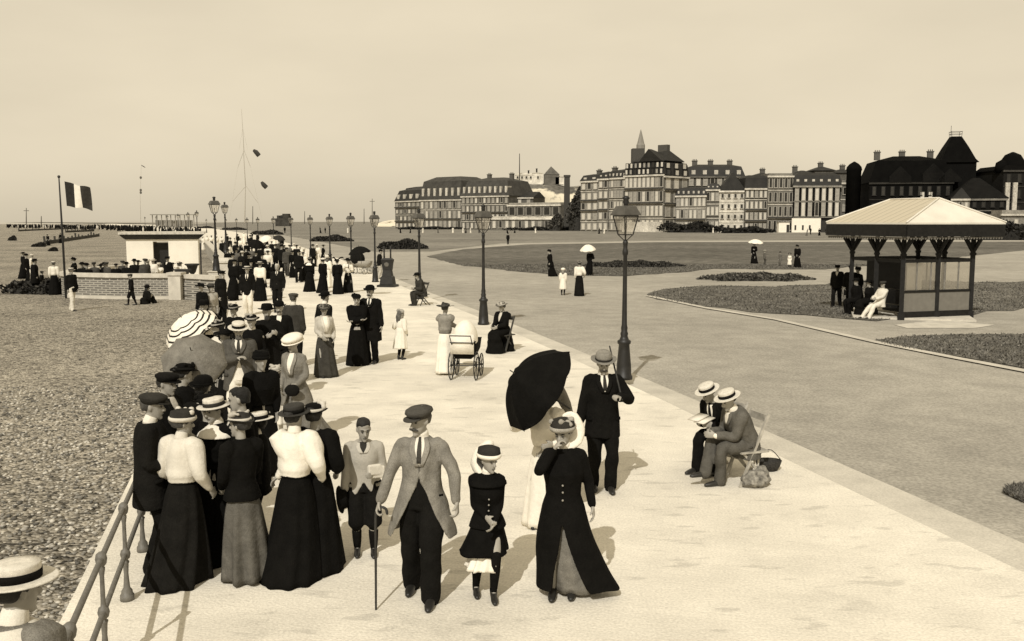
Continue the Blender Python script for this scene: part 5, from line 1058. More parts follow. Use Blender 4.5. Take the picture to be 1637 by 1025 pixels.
boy = person(584, 886, 1.40, 'bareheaded boy in pale jacket and dark knee breeches carrying his hat', 'boy', 8, 'feet', hyaw=12, hpitch=14, hs=1.12, sex='m',
    rh=(-.25, -.05, .86), lh=(.13, -.23, 1.12), rf=(-.1, .02, 0), lf=(.11, -.02, 0), hair=('short', .02), trousers=dict(col=.02, knee=.25, wide=1.12, stock=.02),
    top=dict(kind='jacket', col=.38, hem=-.13, shirt=.03, vlow=.42, gap=.5, button=.02, vest=.03, loose=.02))
man = person(676, 955, 1.75, 'old man in flat cap and open light grey overcoat walking with a cane', 'man', -4, 'feet', hyaw=-34, hpitch=8, hair=('short', .1), beard=('moustache', .05),
    hat=('cap', .06), rh=(-.38, -.16, .84), lh=(.33, -.13, .93), rpole=(-1, .6, 0), lpole=(1, .35, 0), rf=(-.13, .16, 0), lf=(.1, -.16, 0), rcurl=1.0, lcurl=.9, girth=.93, lean=-2,
    trousers=dict(col=.018, wide=1.12), top=dict(kind='coat', col=.19, hem=-.36, gap=1.05, button=.2, flare=.16, back=.03, seam=1, shirt=.7, vlow=.30, tie=.05, vest=.02, vestw=1.0, vesthem=-.1, loose=.004, arm=.88, neck=.7))
girl = person(780, 954, 1.42, 'girl in black caped coat and white headscarf with hands clasped', 'girl', 6, 'feet', hyaw=34, hpitch=10, hs=1.1,
    rh=(-.03, -.2, 1.02), lh=(.05, -.22, .97), rf=(-.13, .1, 0), lf=(.06, -.1, 0), hair=('long', .05), hat=('toque', .03, .78, -8, 1.0, 0),
    skirt=dict(col=.013, waist=.1, hem=.53, flare=2.6, train=.10, fold=.05, nf=6, under=(.78, .36), stock=.015, sx=-.04, hipw=1.25),
    top=dict(kind='tunic', col=.013, hem=-.1, yoke=.013, neck=.75, buttons=4, flare=.05))
veil_g = True
lady = person(900, 950, 1.66, 'woman in long black coat over grey skirt holding her hat against the wind', 'woman', -6, 'feet', hyaw=-18, hpitch=14, rh=(-.085, -.19, 1.50), rpole=(-.7, -.1, -1), lh=(.28, .02, .9),
    hair=('up', .03), hat=('toque', .03, .3, -12), rcurl=.9, rf=(-.10, -.05, 0), skirt=dict(col=.16, waist=.1, hem=.05, flare=.15, train=.12, sx=.13, fold=.025),
    top=dict(kind='coat', col=.014, hem=-.86, gap=.42, button=-.15, flare=.0, back=-.02, drift=.24, neck=.7, buttons=3, loose=.03))
o = MB(); s_ = lady.location
# her white veil blowing behind the hat
def veil(root, pts, wd, name, lum, label):
    m = MB(); m.tube(pts, wd, 12, ref=(0, 0, 1)); v = finish(m, name, cloth(lum), root, 0); return v
veil(lady, [(.0, .05, 1.62), (.06, .06, 1.60), (.10, .06, 1.5), (.09, .03, 1.41), (.04, -.04, 1.35)], [(.03, .02), (.07, .022), (.085, .03), (.07, .03), (.02, .01)], 'veil', .75, '')
veil(girl, [(.02, .10, 1.36), (-.05, .12, 1.29), (-.09, .10, 1.19), (-.05, .02, 1.10), (.02, -.06, 1.09)], [(.05, .07), (.06, .11), (.055, .09), (.03, .05), (.015, .025)], 'headscarf', .76, '')
# train of the coat blown to the right
white = person(872, 607, 1.64, 'woman in white gown and trailing veil under the black umbrella', 'woman', -25, 'head', hyaw=-10, hpitch=12, rh=(-.2, -.28, 1.32), lh=(.18, -.2, 1.1),
    hair=('up', .04), hat=('ladies', .6, .12, -10), rcurl=1.2, skirt=dict(col=.76, waist=.1, hem=.02, flare=1.1, train=.2, fold=.06), top=dict(kind='blouse', col=.76, puff=.8, belt=.6, neck=.76))
veil(white, [(.02, .06, 1.6), (.12, .1, 1.5), (.2, .1, 1.36), (.28, .08, 1.24)], [(.05, .03), (.07, .02), (.06, .02), (.02, .01)], 'veil', .2, '')
gent = person(962, 784, 1.78, 'man in black suit and grey felt hat resting a cane on his shoulder', 'man', 4, 'feet', hyaw=-4, hpitch=16, rh=(-.3, -.04, .87), lh=(.17, -.24, 1.24), lpole=(1, .4, -.8),
    hat=('fedora', .2, .03, -4), lcurl=1.3, rf=(-.1, .06, 0), lf=(.1, -.06, 0), hair=('short', .03), beard=('moustache', .04), trousers=.016,
    top=dict(kind='jacket', col=.016, hem=-.24, shirt=.72, vlow=.34, tie=.03, cuff=.75, neck=.72, loose=.022))
# the old man's cane, the gentleman's cane
def cane(a, b, label, hook=True, up=(0, 0, 1)):
    a, b = Vector(a), Vector(b); m = MB(); d = (b-a).normalized(); sd = d.cross(Vector((0, 1, 0))).normalized()
    pts = [b, a.lerp(b, .5), a] + ([a - d*.05 + sd*.015, a - d*.085 + sd*.05, a - d*.07 + sd*.09, a - d*.03 + sd*.1] if hook else [])
    m.tube(pts, [.009, .011, .012] + [.012]*(len(pts)-3), 8); return held('cane', m, mat('dark_wood', .025, .5, .3), label, 'cane')
def hand_of(root, q, H, ex): pass
cane(W(man, (-.375, -.19, .79), 1.0), W(man, (-.36, -.3, 0.0), 1.0) , 'thin dark cane planted beside the old man in the grey overcoat')
cane(W(gent, (.19, -.27, 1.2), 1.0), W(gent, (.10, .12, 1.80), 1.0), 'hooked cane resting on the shoulder of the man in the grey hat', False)
m = MB(); q = W(boy, (-.27, -.08, .56), .82/.82)
m.lathe([(.02, -.03), (.13, -.03), (.14, -.015), (.1, .0), (.09, .05), (.03, .06)], 16, Matrix.Translation(W(boy, (-.215, -.07, .60), 1)) @ Matrix.Rotation(R(80), 4, 'Y')); held('hat', m, cloth(.015), "black hat hanging from the bareheaded boy's hand", 'hat')
m = MB(); q = W(boy, (.12, -.20, .90), 1); m.box(q, (.17, .05, .12), R(18)); m.box(q + Vector((-.01, -.02, .03)), (.13, .05, .10), R(28)); held('parcel', m, cloth(.6), "white paper parcel under the bareheaded boy's arm", 'parcel', .009)

# ---- umbrella and parasols
def parasol(center, axis, rad, depth, lum, label, shaft=.75, stripe=None, name='parasol', group=None, cat='parasol', seg=8, handle_dir=None, rib_lum=.03):
    ax = Vector(axis).normalized(); qt = Vector((0, 0, 1)).rotation_difference(ax); Mx = Matrix.Translation(center) @ qt.to_matrix().to_4x4()
    root = empty(name, center, 0, label, cat, group); Mi = Matrix.Translation(-Vector(center)) @ Mx
    m = MB(); sub = 5; n = seg*sub; rows = 20; top, bot = [], []
    for off, ls in ((0, top), (-.006, bot)):
        for i in range(1, rows+1):
            u = i/rows; ring = []
            for k in range(n):
                a = 2*math.pi*k/n; g = abs(((k % sub)/sub)-.5)*2
                rr = rad*u*(1 - .05*(1-g*g)*u) ; z = depth*(1-u**2.1) - .085*(1-g*g)*u*rad + off
                if i == rows: rr *= (1-.045*(1-g*g))
                ring.append(Mi @ Vector((rr*math.cos(a), rr*math.sin(a), z)))
            ls.append(ring)
    rings = top + bot[::-1]; P = [p for r_ in rings for p in r_]; F = []; MI = []
    for i in range(len(rings)-1):
        for k in range(n):
            k2 = (k+1) % n; F.append((i*n+k, i*n+k2, (i+1)*n+k2, (i+1)*n+k)); MI.append(1 if stripe and i < rows and i in (9, 12, 15, 18) else 0)
    F.append(tuple(range(n))); MI.append(0); F.append(tuple((len(rings)-1)*n+k for k in range(n))[::-1]); MI.append(0)
    for f, i in zip(F, MI): m.f.append(f); m.mi.append(i)
    m.v.append(np.array([p[:] for p in P])); m.n = len(P)
    finish(m, 'canopy', cloth(lum), root, mats=[cloth(lum), cloth(stripe if stripe else lum)])
    m = MB(); m.tube([Mi @ Vector((0, 0, depth+.06)), Mi @ Vector((0, 0, 0)), Mi @ Vector((0, 0, depth-shaft))], [.006, .009, .011], 8, smooth=1); finish(m, 'shaft', mat('dark_wood', .03, .5, .3), root)
    for k in range(seg):
        a = 2*math.pi*(k*sub)/n; m = MB()
        m.tube([Mi @ Vector((rad*u*math.cos(a), rad*u*math.sin(a), depth*(1-u**2.1)-.012)) for u in (.05, .35, .7, 1.0)], [.005]*4, 5, smooth=2); finish(m, 'rib', iron(), root)
    return root
u0 = ZAT(862, 622, white.location.y-.18)
parasol(u0, (-.80, -.25, .56), .52, .33, .014, 'large black umbrella tilted to the left over the woman in white', name='umbrella', cat='umbrella')

# ---- the two seated men on folding chairs
M_WOODP = mat('pale_wood', .34, .6, .3, 12, .2, 40)
def chair(loc, rz, label, back=.92, lum=None, tall=.44, name='folding_chair', group=None):
    r = empty(name, loc, rz, label, 'chair', group); mt = M_WOODP if lum is None else mat('stained_wood', lum, .6, .3)
    m = MB(); m.box((0, 0, tall), (.42, .4, .025)); finish(m, 'seat', mt, r, flat=True)
    for q in (-1, 1):
        m = MB(); m.bar((q*.19, -.2, 0), (q*.19, .19, back), .032); finish(m, 'leg', mt, r, flat=True)
        m = MB(); m.bar((q*.165, .24, 0), (q*.165, -.16, tall), .028); finish(m, 'leg', mt, r, flat=True)
    m = MB(); m.box((0, .17, back-.06), (.36, .022, .09)); finish(m, 'backrest', mt, r, flat=True)
    m = MB(); m.box((0, .1, .16), (.3, .02, .03)); finish(m, 'stretcher', mt, r, flat=True)
    return r
g1 = G(1192, 771); g2 = G(1161, 750)
person(0, 0, 1.74, 'man in grey suit and boater seated at the kerb, leaning towards his neighbour', 'man', -72, loc=g1, sit=.44, lean=28, side=6, hyaw=8, hpitch=28, hat=('boater', .6, .02, -8), hair=('short', .03),
    rh=(-.10, -.47, .70), lh=(.06, -.5, .68), rf=(-.02, -.62, .12), lf=(.04, -.44, 0), trousers=.085, shoes=.02, top=dict(kind='jacket', col=.1, hem=-.2, neck=.75, shirt=.7, vlow=.4, cuff=.75, loose=.024))
person(0, 0, 1.72, 'man in black suit and boater seated behind the grey suit, bent over a book', 'man', -52, loc=g2, sit=.44, lean=31, hyaw=-8, hpitch=32, hat=('boater', .6, .02, -8), hair=('short', .03),
    rh=(-.14, -.42, .70), lh=(.1, -.42, .7), rf=(-.14, -.5, 0), lf=(.12, -.44, 0), side=-4, trousers=.016, shoes=.02, top=dict(kind='jacket', col=.016, shirt=.7, vlow=.3, tie=.02, loose=.022))
chair(g1, R(-72), 'pale folding chair under the seated man in grey')
chair(g2, R(-52), 'pale folding chair under the seated man in black')
m = MB(); bk = W(bpy.data.objects['person.007'] if False else empty('x', g2, R(-52)), (0, -.47, .74), 1)
bpy.data.objects.remove(bpy.data.objects['x'])
m.box((0, 0, 0), (.17, .24, .012)); m.box((-.10, 0, .02), (.17, .24, .012)); o = held('book', m, cloth(.7), 'open pale book on the knees of the seated man in black', 'book'); o.location = bk; o.rotation_euler = (R(12), 0, R(-52))
# patterned bag and wire basket beside them
q = G(1208, 778); r = empty('bag', q, R(20), 'pale patterned cloth bag slumped at the foot of the grey-suited man\'s chair', 'bag')
m = MB(); m.ball((0, 0, .12), (.26, .17, .15), 12); m.ball((.12, .05, .2), (.12, .1, .12), 10); m.ball((-.14, 0, .1), (.12, .12, .1), 10)
finish(m, 'pouch', mat('printed_cloth', .2, .9, .7, 14, .5, 30), r, .014, 2, smoothnoise(9, 30, .02, 1))
m = MB(); m.tube([(.1, .1, .2), (.13, .14, .5), (.1, .16, .62), (.05, .12, .4), (0, .06, .25)], [.02, .016, .016, .016, .02], 8); finish(m, 'strap', cloth(.5), r); r.scale = (.8, .8, .8)
q = G(1228, 752); r = empty('basket', q, 0, 'low dark wicker basket with a thin handle behind the seated men', 'basket')
m = MB(); m.lathe([(.13, 0), (.17, .08), (.2, .2), (.19, .21), (.15, .1), (.1, .02)], 18, None, 1.25, .9); finish(m, 'body', mat('wicker', .03, .7, .5, 30, .6, 60), r)
m = MB(); m.tube([(-.22, 0, .2), (-.12, 0, .36), (.05, 0, .4), (.22, 0, .22)], [.008]*4, 6); finish(m, 'handle', mat('wicker', .03, .7, .5, 30, .6, 60), r); r.scale = (.72, .72, .7)

# ---- the group by the railing
person(238, 627, 1.74, 'man in flat cap and dark suit standing against the railing', 'man', 105, hyaw=-5, hpitch=6, hat=('cap', .03), hair=('short', .06), lh=(.1, -.3, 1.28), rh=(-.12, -.2, 1.05), trousers=.018, lcurl=1.2,
    top=dict(kind='jacket', col=.022, hem=-.28, neck=.7, loose=.03), lf=(.1, -.1, 0))
person(298, 922, 1.64, 'woman in pale blouse and black skirt seen from behind, hat with striped ribbon', 'woman', 158, 'feet', hyaw=-32, hpitch=6, hair=('up', .05), hat=('toque', .03, .55, -4), rh=(-.27, -.1, .95), lh=(.2, -.16, .98),
    skirt=dict(col=.022, waist=.1, hem=.0, flare=.9, train=.2, fold=.1, nf=8), top=dict(kind='blouse', col=.6, puff=.7, belt=.02, neck=.6))
person(392, 922, 1.63, 'woman in short black jacket and grey skirt looking left', 'woman', -138, 'feet', hyaw=30, hpitch=2, hair=('up', .03), hat=('flowers', .03, .5, -2, .72), rh=(-.1, -.26, 1.0), lh=(.14, -.2, .96),
    skirt=dict(col=.095, waist=.0, hem=.03, flare=.75, train=.06, fold=.11, nf=8), top=dict(kind='bodice', col=.014, hem=-.09, puff=.35, collar=.55), rf=(-.1, -.12, 0))
person(476, 914, 1.66, 'woman in white puffed blouse and black skirt with one hand on hip', 'woman', 172, 'feet', hyaw=-14, hpitch=0, hair=('up', .02), hat=('boater', .03, .02, -4, .95), rh=(-.25, -.1, .98), lh=(.17, .02, 1.02), rpole=(-.5, 1, -.2), rcurl=.6,
    lpole=(-1, .3, 0), skirt=dict(col=.013, waist=.1, hem=.0, flare=1.1, train=.2, fold=.05, sx=0), top=dict(kind='blouse', col=.74, puff=1.0, belt=.012, neck=.74, cuff=.74))
person(502, 636, 1.66, 'woman all in black with broad white-plumed hat and hand on hip', 'woman', 175, hyaw=-10, hpitch=0, hair=('up', .02), hat=('ladies', .015, .5, 0, .72), rh=(-.2, -.12, 1.0), lh=(.24, -.14, 1.08), skirt=dict(col=.013, hem=.0, flare=1.1, train=.1),
    top=dict(kind='blouse', col=.013, puff=.8, belt=.01))
person(386, 620, 1.72, 'bareheaded dark-haired man with moustache looking left over the group', 'man', -62, hyaw=-22, hpitch=6, hair=('short', .012), beard=('moustache', .015), trousers=.015, top=dict(kind='jacket', col=.015, shirt=.6, vlow=.36, loose=.02))
person(408, 652, 1.5, 'youth in dark coat with straw boater pushed to the back of his head', 'boy', -80, hyaw=-20, hpitch=-18, hat=('boater', .62, .02, 24), hair=('short', .02), trousers=.015, top=dict(kind='jacket', col=.015, neck=.7, loose=.02))
person(346, 630, 1.66, 'woman in pale straw hat and white scarf behind the woman in the grey skirt', 'woman', -35, hyaw=0, hpitch=10, hair=('up', .03), hat=('boater', .6, .03, -4, 1.0), skirt=dict(col=.013, hem=.0), top=dict(kind='bodice', col=.013, neck=.75, yoke=.7))
person(331, 622, 1.7, 'woman in black with black feathered hat standing between the two groups', 'woman', -160, hyaw=10, hair=('up', .02), hat=('ladies', .013, .02, 0, .75), skirt=dict(col=.012, hem=.0, flare=1.0), top=dict(kind='bodice', col=.012, puff=.4))
person(262, 594, 1.72, 'man in dark cap facing right behind the railing group', 'man', 70, hyaw=10, hat=('cap', .02), hair=('short', .03), trousers=.015, top=dict(kind='jacket', col=.018, shirt=.5, loose=.02))
pa = person(290, 574, 1.74, 'woman in black shawl with broad black hat under the grey parasol', 'woman', 115, hyaw=10, hair=('up', .02), hat=('ladies', .013, .02, -2, .8), skirt=dict(col=.013, hem=.0, flare=1.0), rh=(-.1, -.25, 1.2), top=dict(kind='bodice', col=.013, puff=.6, yoke=.013))
person(322, 600, 1.7, 'man in black bowler with his back turned near the grey parasol', 'man', 165, hat=('bowler', .013), hair=('short', .02), trousers=.014, top=dict(kind='coat', col=.014, hem=-.4, loose=.03))
parasol(ZAT(310, 577, pa.location.y + .3), (.12, -.72, .62), .40, .24, .17, 'grey cotton parasol held above the crowd by the railing', group=None)
pb = person(338, 496, 1.68, 'woman in black with white collar scarf under the striped parasol', 'woman', 60, hyaw=0, lod=1, hair=('up', .03), hat=('ladies', .015, .02, -4, .8), skirt=dict(col=.014, hem=.0), lh=(.05, -.3, 1.25), top=dict(kind='bodice', col=.014, yoke=.72, neck=.7))
parasol(ZAT(306, 528, pb.location.y-.45), (-.45, -.35, .82), .56, .30, .76, 'white parasol with dark hoop stripes tilted over the crowd', stripe=.03)
# ------------------------------------------------------------------ the middle distance
J = lambda col, **k: dict(kind='jacket', col=col, **k)
B = lambda col, **k: dict(kind='blouse', col=col, **k)
D = lambda col, **k: dict(kind='bodice', col=col, **k)
S_ = lambda col, **k: dict(col=col, **k)
K = .015
person(381, 511, 1.80, 'stout man in straw boater, grey jacket and long white trousers, hand at chest', 'man', 12, lod=0, hyaw=6, hpitch=14, girth=1.12, hat=('boater', .6, .02, -2), hair=('short', .05), beard=('beard', .08), rh=(-.02, -.24, 1.22), lh=(.3, -.05, .86), rpole=(-1, .4, -.3),
    trousers=dict(col=.68, wide=1.25), shoes=.3, top=J(.075, hem=-.26, gap=.75, button=.24, shirt=.7, vlow=.34, tie=.04, vest=.7, vestw=.9, vesthem=-.16, loose=.03))
person(470, 532, 1.68, 'woman in grey tweed suit and big white puffed hat holding a bag', 'woman', -14, lod=0, hyaw=-12, hpitch=12, hair=('up', .05), hat=('beret', .74, .03, 4, 1.15), rh=(-.16, -.16, .95), lh=(.14, -.22, 1.0),
    skirt=S_(.15, hem=.0, flare=1.35, train=.3, sx=.22, fold=.08), top=dict(kind='coat', col=.17, hem=-.3, gap=.3, button=.1, flare=.12, shirt=.72, vlow=.18, loose=.02))
m = MB(); q = W(bpy.data.objects[[o.name for o in COL.objects if o.name.startswith('person')][-1]], (.1, -.3, .86), 1); m.ball(q, (.12, .05, .1), 8); held('handbag', m, cloth(.02), 'dark handbag held before the woman in grey tweed', 'handbag', .02)
person(441, 578, 1.18, 'small child in flowered hat, pale jacket and white dress', 'girl', 4, lod=0, hs=1.2, hpitch=8, hair=('long', .08), hat=('flowers', .5, .3, 0, .75), skirt=S_(.76, hem=.32, flare=1.0, train=.04, stock=.5), rh=(-.1, -.15, 1.0), lh=(.1, -.15, 1.0),
    top=D(.24, puff=.6, hem=-.05, shirt=.76, vlow=.1), shoes=.3)
person(520, 603, 1.64, 'woman in pale short jacket and dark full skirt walking with her head bowed', 'woman', 24, 'feet', lod=0, hyaw=-10, hpitch=16, hair=('up', .04), hat=('ladies', .05, .15, -4, .8), rh=(-.1, -.2, 1.0), lh=(.2, -.1, .95), skirt=S_(.045, hem=.02, flare=.9, train=.12, sx=.06),
    top=dict(kind='jacket', col=.45, hem=.02, shirt=.78, vlow=.14, loose=.022))
person(518, 465, 1.74, 'man in black bowler partly hidden behind the woman in the pale jacket', 'man', 140, lod=1, hat=('bowler', K), hair=('short', .02), trousers=K, top=J(.02, neck=.7))
person(572, 584, 1.72, 'woman in black high-necked dress with folded arms beside the bowler-hatted man', 'woman', 8, 'feet', lod=0, hpitch=8, hair=('up', .02), hat=('ladies', K, .02, 0, .55), rh=(.1, -.2, 1.15), lh=(-.1, -.22, 1.12), rpole=(-1, 0, -.6), lpole=(1, 0, -.6), skirt=S_(.013, hem=.0, flare=.9, train=.1), top=B(.013, puff=.8, neck=.3))
person(594, 581, 1.86, 'moustached man in bowler and long black coat standing beside the woman in black', 'man', -6, 'feet', lod=0, hyaw=-10, hat=('bowler', .013, .02, -4), hair=('short', .02), beard=('moustache', .02), trousers=K, lh=(.26, -.06, .86), top=dict(kind='coat', col=.016, hem=-.42, shirt=.76, vlow=.36, tie=.03, neck=.76, loose=.03))
person(641, 575, 1.22, 'little girl in white smock and bow with dark stockings, back turned', 'girl', 150, 'feet', lod=0, hs=1.18, hyaw=-20, hair=('long', .1), hat=('bow', .3), rh=(-.2, -.1, .95), lh=(.18, -.2, 1.15), skirt=S_(.74, waist=.28, hem=.42, flare=1.0, train=.02, hipw=1.0, stock=.02), top=D(.74, puff=.7, hem=.1), shoes=.02)
nurse = person(712, 598, 1.62, 'woman in broad dark hat, grey blouse and white skirt wheeling the pram', 'woman', 168, 'feet', lod=0, hyaw=-6, hair=('up', .05), hat=('ladies', .035, .06, -4, 1.15), rh=(.2, -.36, 1.05), lh=(-.28, -.3, 1.12), skirt=S_(.76, hem=.05, flare=.55, train=.05, fold=.04), top=B(.22, puff=.6, belt=.02), shoes=.02)
person(806, 566, 1.30, 'x', 'woman') if False else None
# pram
pq = G(746, 603); pr = empty('pram', pq, R(172), 'white hooded pram on four thin spoked wheels pushed by the woman in white skirt', 'pram')
def wheel(par, c, r, name='wheel', n=10, axis='X', sp=.005):
    m = MB(); ring = [Vector((c[0], c[1]+r*math.cos(a), c[2]+r*math.sin(a))) for a in np.linspace(0, 2*math.pi, 25)]
    m.tube(ring, [.013]*25, 6, smooth=1, ref=(1, 0, 0), dome=False); w_ = finish(m, name, iron(), par)
    m = MB()
    for k in range(n): a = 2*math.pi*k/n; m.tube([c, (c[0], c[1]+r*math.cos(a), c[2]+r*math.sin(a))], [sp, sp], 5, smooth=1)
    m.ball(c, .03, 6); finish(m, 'spokes', iron(), w_); return w_
for x in (-.27, .27): wheel(pr, (x, .32, .3), .3); wheel(pr, (x, -.3, .24), .24)
for y, z in ((.32, .3), (-.3, .24)): m = MB(); m.tube([(-.28, y, z), (.28, y, z)], [.012, .012], 6, smooth=1); finish(m, 'axle', iron(), pr)
m = MB()
for x in (-.24, .24): m.tube([(x, .32, .3), (x, .1, .42), (x, -.15, .42), (x, -.3, .24)], [.012]*4, 6)
finish(m, 'springs', iron(), pr)
m = MB(); m.loft([[Vector((x*sx, y*sy+.03, z)) for x, y in ((-1, -1), (1, -1), (1, 1), (-1, 1))] for sx, sy, z in ((.17, .34, .45), (.23, .44, .6), (.25, .48, .8), (.26, .5, .82))]); finish(m, 'body', cloth(.02), pr)
m = MB(); rr = []
for a in np.linspace(-.35, 1.75, 10):
    rr.append([Vector((.27*math.cos(t_), .12 + (.36*math.sin(t_)+.02)*math.sin(a)*1.0, .8 + (.42*math.sin(t_)+.02)*math.cos(a))) for t_ in np.linspace(0, math.pi, 12)])
V = [p for r_ in rr for p in r_]; V2 = [p*1.0 + Vector((0, .012, .015)) for p in V]; nn = 12; F = []
for i in range(9):
    for j in range(11): k = i*nn+j; F += [(k, k+1, k+nn+1, k+nn), (k+120+nn, k+120+nn+1, k+121, k+120)]
m.add(V+V2, F); finish(m, 'hood', cloth(.74), pr)
m = MB(); m.box((0, .50, .78), (.5, .02, .42)); finish(m, 'hood_back', cloth(.74), pr)
m = MB(); m.tube([(-.22, .45, .72), (-.22, .72, .98), (.22, .72, .98), (.22, .45, .72)], [.013]*4, 6, smooth=1); finish(m, 'handle', iron(), pr)
m = MB(); m.ball((0, -.2, .84), (.2, .24, .09), 10); finish(m, 'blanket', cloth(.72), pr)
# seated people along the kerb
def seated(px, py, Ht, label, cat, yaw, ch_label, **k):
    q = G(px, py); o = person(0, 0, Ht, label, cat, yaw, loc=q, sit=.45, **k); chair(q, R(yaw), ch_label, lum=.05); return o
seated(806, 562, 1.70, 'woman in black seated on a chair at the kerb, hat trimmed with pale flowers', 'woman', -38, 'dark chair under the seated woman in black', lod=0, lean=6, hpitch=14, hair=('up', .05), hat=('ladies', .12, .4, -4, .85), rh=(-.1, -.4, .72), lh=(.1, -.42, .72), skirt=S_(.014, hem=.02), top=D(.016, puff=.6, shirt=.5, vlow=.3))
seated(676, 488, 1.74, 'man in bowler and dark coat hunched on a stool at the kerb', 'man', -58, 'low dark stool under the hunched man in the bowler', lod=0, lean=22, hpitch=12, hat=('bowler', .02), hair=('short', .03), beard=('beard', .05), rh=(-.08, -.4, .7), lh=(.1, -.4, .72), trousers=.03, top=dict(kind='coat', col=.035, hem=-.2, loose=.035))
# behind the boater man
person(426, 484, 1.84, 'man in tall black felt hat and black coat with hands at his chest', 'man', 20, lod=1, hat=('fedora', .013), hair=('short', .02), beard=('beard', .03), trousers=K, rh=(-.05, -.25, 1.2), lh=(.15, -.28, 1.25), top=dict(kind='coat', col=.018, hem=-.4, loose=.03))
person(446, 480, 1.76, 'man in black bowler just right of the tall felt hat', 'man', 10, lod=1, hat=('bowler', .013), hair=('short', .02), beard=('moustache', .02), trousers=K, top=J(.016, shirt=.7, vlow=.36))
person(468, 468, 1.72, 'man in cap and dark tweed jacket seen from behind', 'man', 172, lod=0, hair=('short', .05), hat=('cap', .07), trousers=.02, top=J(.04, neck=.6, loose=.03))
person(362, 520, 1.7, 'woman in black with dark hat behind the stout boater man', 'woman', -30, lod=1, hair=('up', .02), hat=('ladies', K), skirt=S_(K), top=D(K))
person(402, 498, 1.72, 'woman in black with small hat between the boater man and the felt hat', 'woman', 12, lod=1, hair=('up', .02), hat=('ladies', K, .3, 0, .8), skirt=S_(K), top=D(K, neck=.6))
person(326, 478, 1.72, 'man in dark hat and loose tie standing above the striped parasol', 'man', 5, lod=1, hat=('fedora', .015), hair=('short', .02), trousers=K, top=J(.018, shirt=.7, vlow=.3, tie=.03))
person(374, 482, 1.7, 'woman in dark with broad hat above the stout boater man', 'woman', -10, lod=1, hair=('up', .02), hat=('ladies', .015, .2, 0, .9), skirt=S_(K), top=D(K, neck=.6))
person(350, 508, 1.68, 'woman with pale collar and black hat right of the striped parasol', 'woman', -55, lod=1, hair=('up', .02), hat=('ladies', .02, .3, 0, .9), skirt=S_(K), top=D(K, yoke=.6))
person(416, 556, 1.7, 'woman in plain black between the boater man and the grey tweed suit', 'woman', 30, lod=1, hair=('up', .02), hat=('toque', K), skirt=S_(.013), top=D(.013, puff=.5))
# row at the feet of the terrace
for a in ((352, 432, 1.74, 'man in black cap and long dark coat walking right beside the terrace wall', 'man', 75, dict(hat=('cap', .02), hair=('short', .05), beard=('beard', .4), trousers=K, rf=(-.1, -.2, 0), lf=(.1, .15, 0), top=dict(kind='coat', col=.02, hem=-.4, loose=.04))),
          (395, 424, 1.78, 'man in straw boater, dark jacket and white trousers walking forward', 'man', 4, dict(hat=('boater', .5, .02), hair=('short', .04), trousers=.7, shoes=.4, top=J(.018, hem=-.22, shirt=.75, vlow=.3, tie=.03))),
          (415, 417, 1.68, 'woman in white blouse and straw hat walking away beside the boater man', 'woman', 176, dict(hair=('up', .05), hat=('boater', .5, .05, 0, 1.1), skirt=S_(.014), top=B(.72, puff=.9, belt=.02))),
          (443, 422, 1.78, 'grey-haired man in buttoned dark suit facing the camera, hatless', 'man', 0, dict(hair=('short', .45), beard=('moustache', .3), trousers=.02, top=J(.022, shirt=.72, vlow=.4, tie=.03, vest=.03, gap=.3))),
          (322, 450, 1.6, 'dark-hatted woman seated low against the terrace wall', 'woman', -20, dict(hair=('up', .02), hat=('ladies', K), skirt=S_(K), top=D(K))),
          (336, 452, 1.55, 'woman in patterned pale dress beside the terrace wall', 'woman', 40, dict(hair=('up', .05), hat=('toque', .05), skirt=S_(.3), top=D(.32, puff=.6)))):
    person(*a[:3], a[3], a[4], a[5], lod=1, **a[6])
# women chatting in the middle of the promenade
for a in ((496, 466, 1.68, 'woman in white cape blouse and wide black skirt, flowers in her hat, back turned', 'woman', 165, dict(hair=('up', .02), hat=('flowers', .03, .3, 0, .8), skirt=S_(.013, flare=1.2), top=B(.013, puff=.8, yoke=.75))),
          (517, 468, 1.66, 'woman in black with small white hat beside the white cape blouse', 'woman', 150, dict(hair=('up', .02), hat=('toque', .6, .03), skirt=S_(.013), top=D(.013, puff=.4))),
          (524, 460, 1.62, 'slim young woman in a white dress between the women in black', 'girl', 175, dict(hair=('long', .1), hat=('boater', .6, .4), skirt=S_(.75, flare=.5, train=.0), top=B(.75, puff=.6, belt=.5))),
          (540, 470, 1.70, 'tall woman in black with feathered black hat, back turned', 'woman', -160, dict(hair=('up', .02), hat=('plume', .014, .015, 0, .9), skirt=S_(.013, flare=.9), top=B(.016, puff=.8))),
          (557, 468, 1.66, 'woman in white blouse, dark skirt and very broad black hat', 'woman', 20, dict(hair=('up', .02), hat=('ladies', .015, .02, 0, 1.2), rh=(-.2, -.2, 1.15), lh=(.12, -.25, 1.15), skirt=S_(.016, flare=.8), top=B(.74, puff=.7, tie=.02, shirt=.74, vlow=.3)))):
    person(*a[:3], a[3], a[4], a[5], 'feet', lod=1, **a[6])
person(606, 446, 1.72, 'man in dark jacket and pale trousers leaning behind the lamp by the iron stand', 'man', 100, 'feet', lod=1, hat=('cap', .02), hair=('short', .02), trousers=.4, shoes=.02, top=J(.02), lean=8)
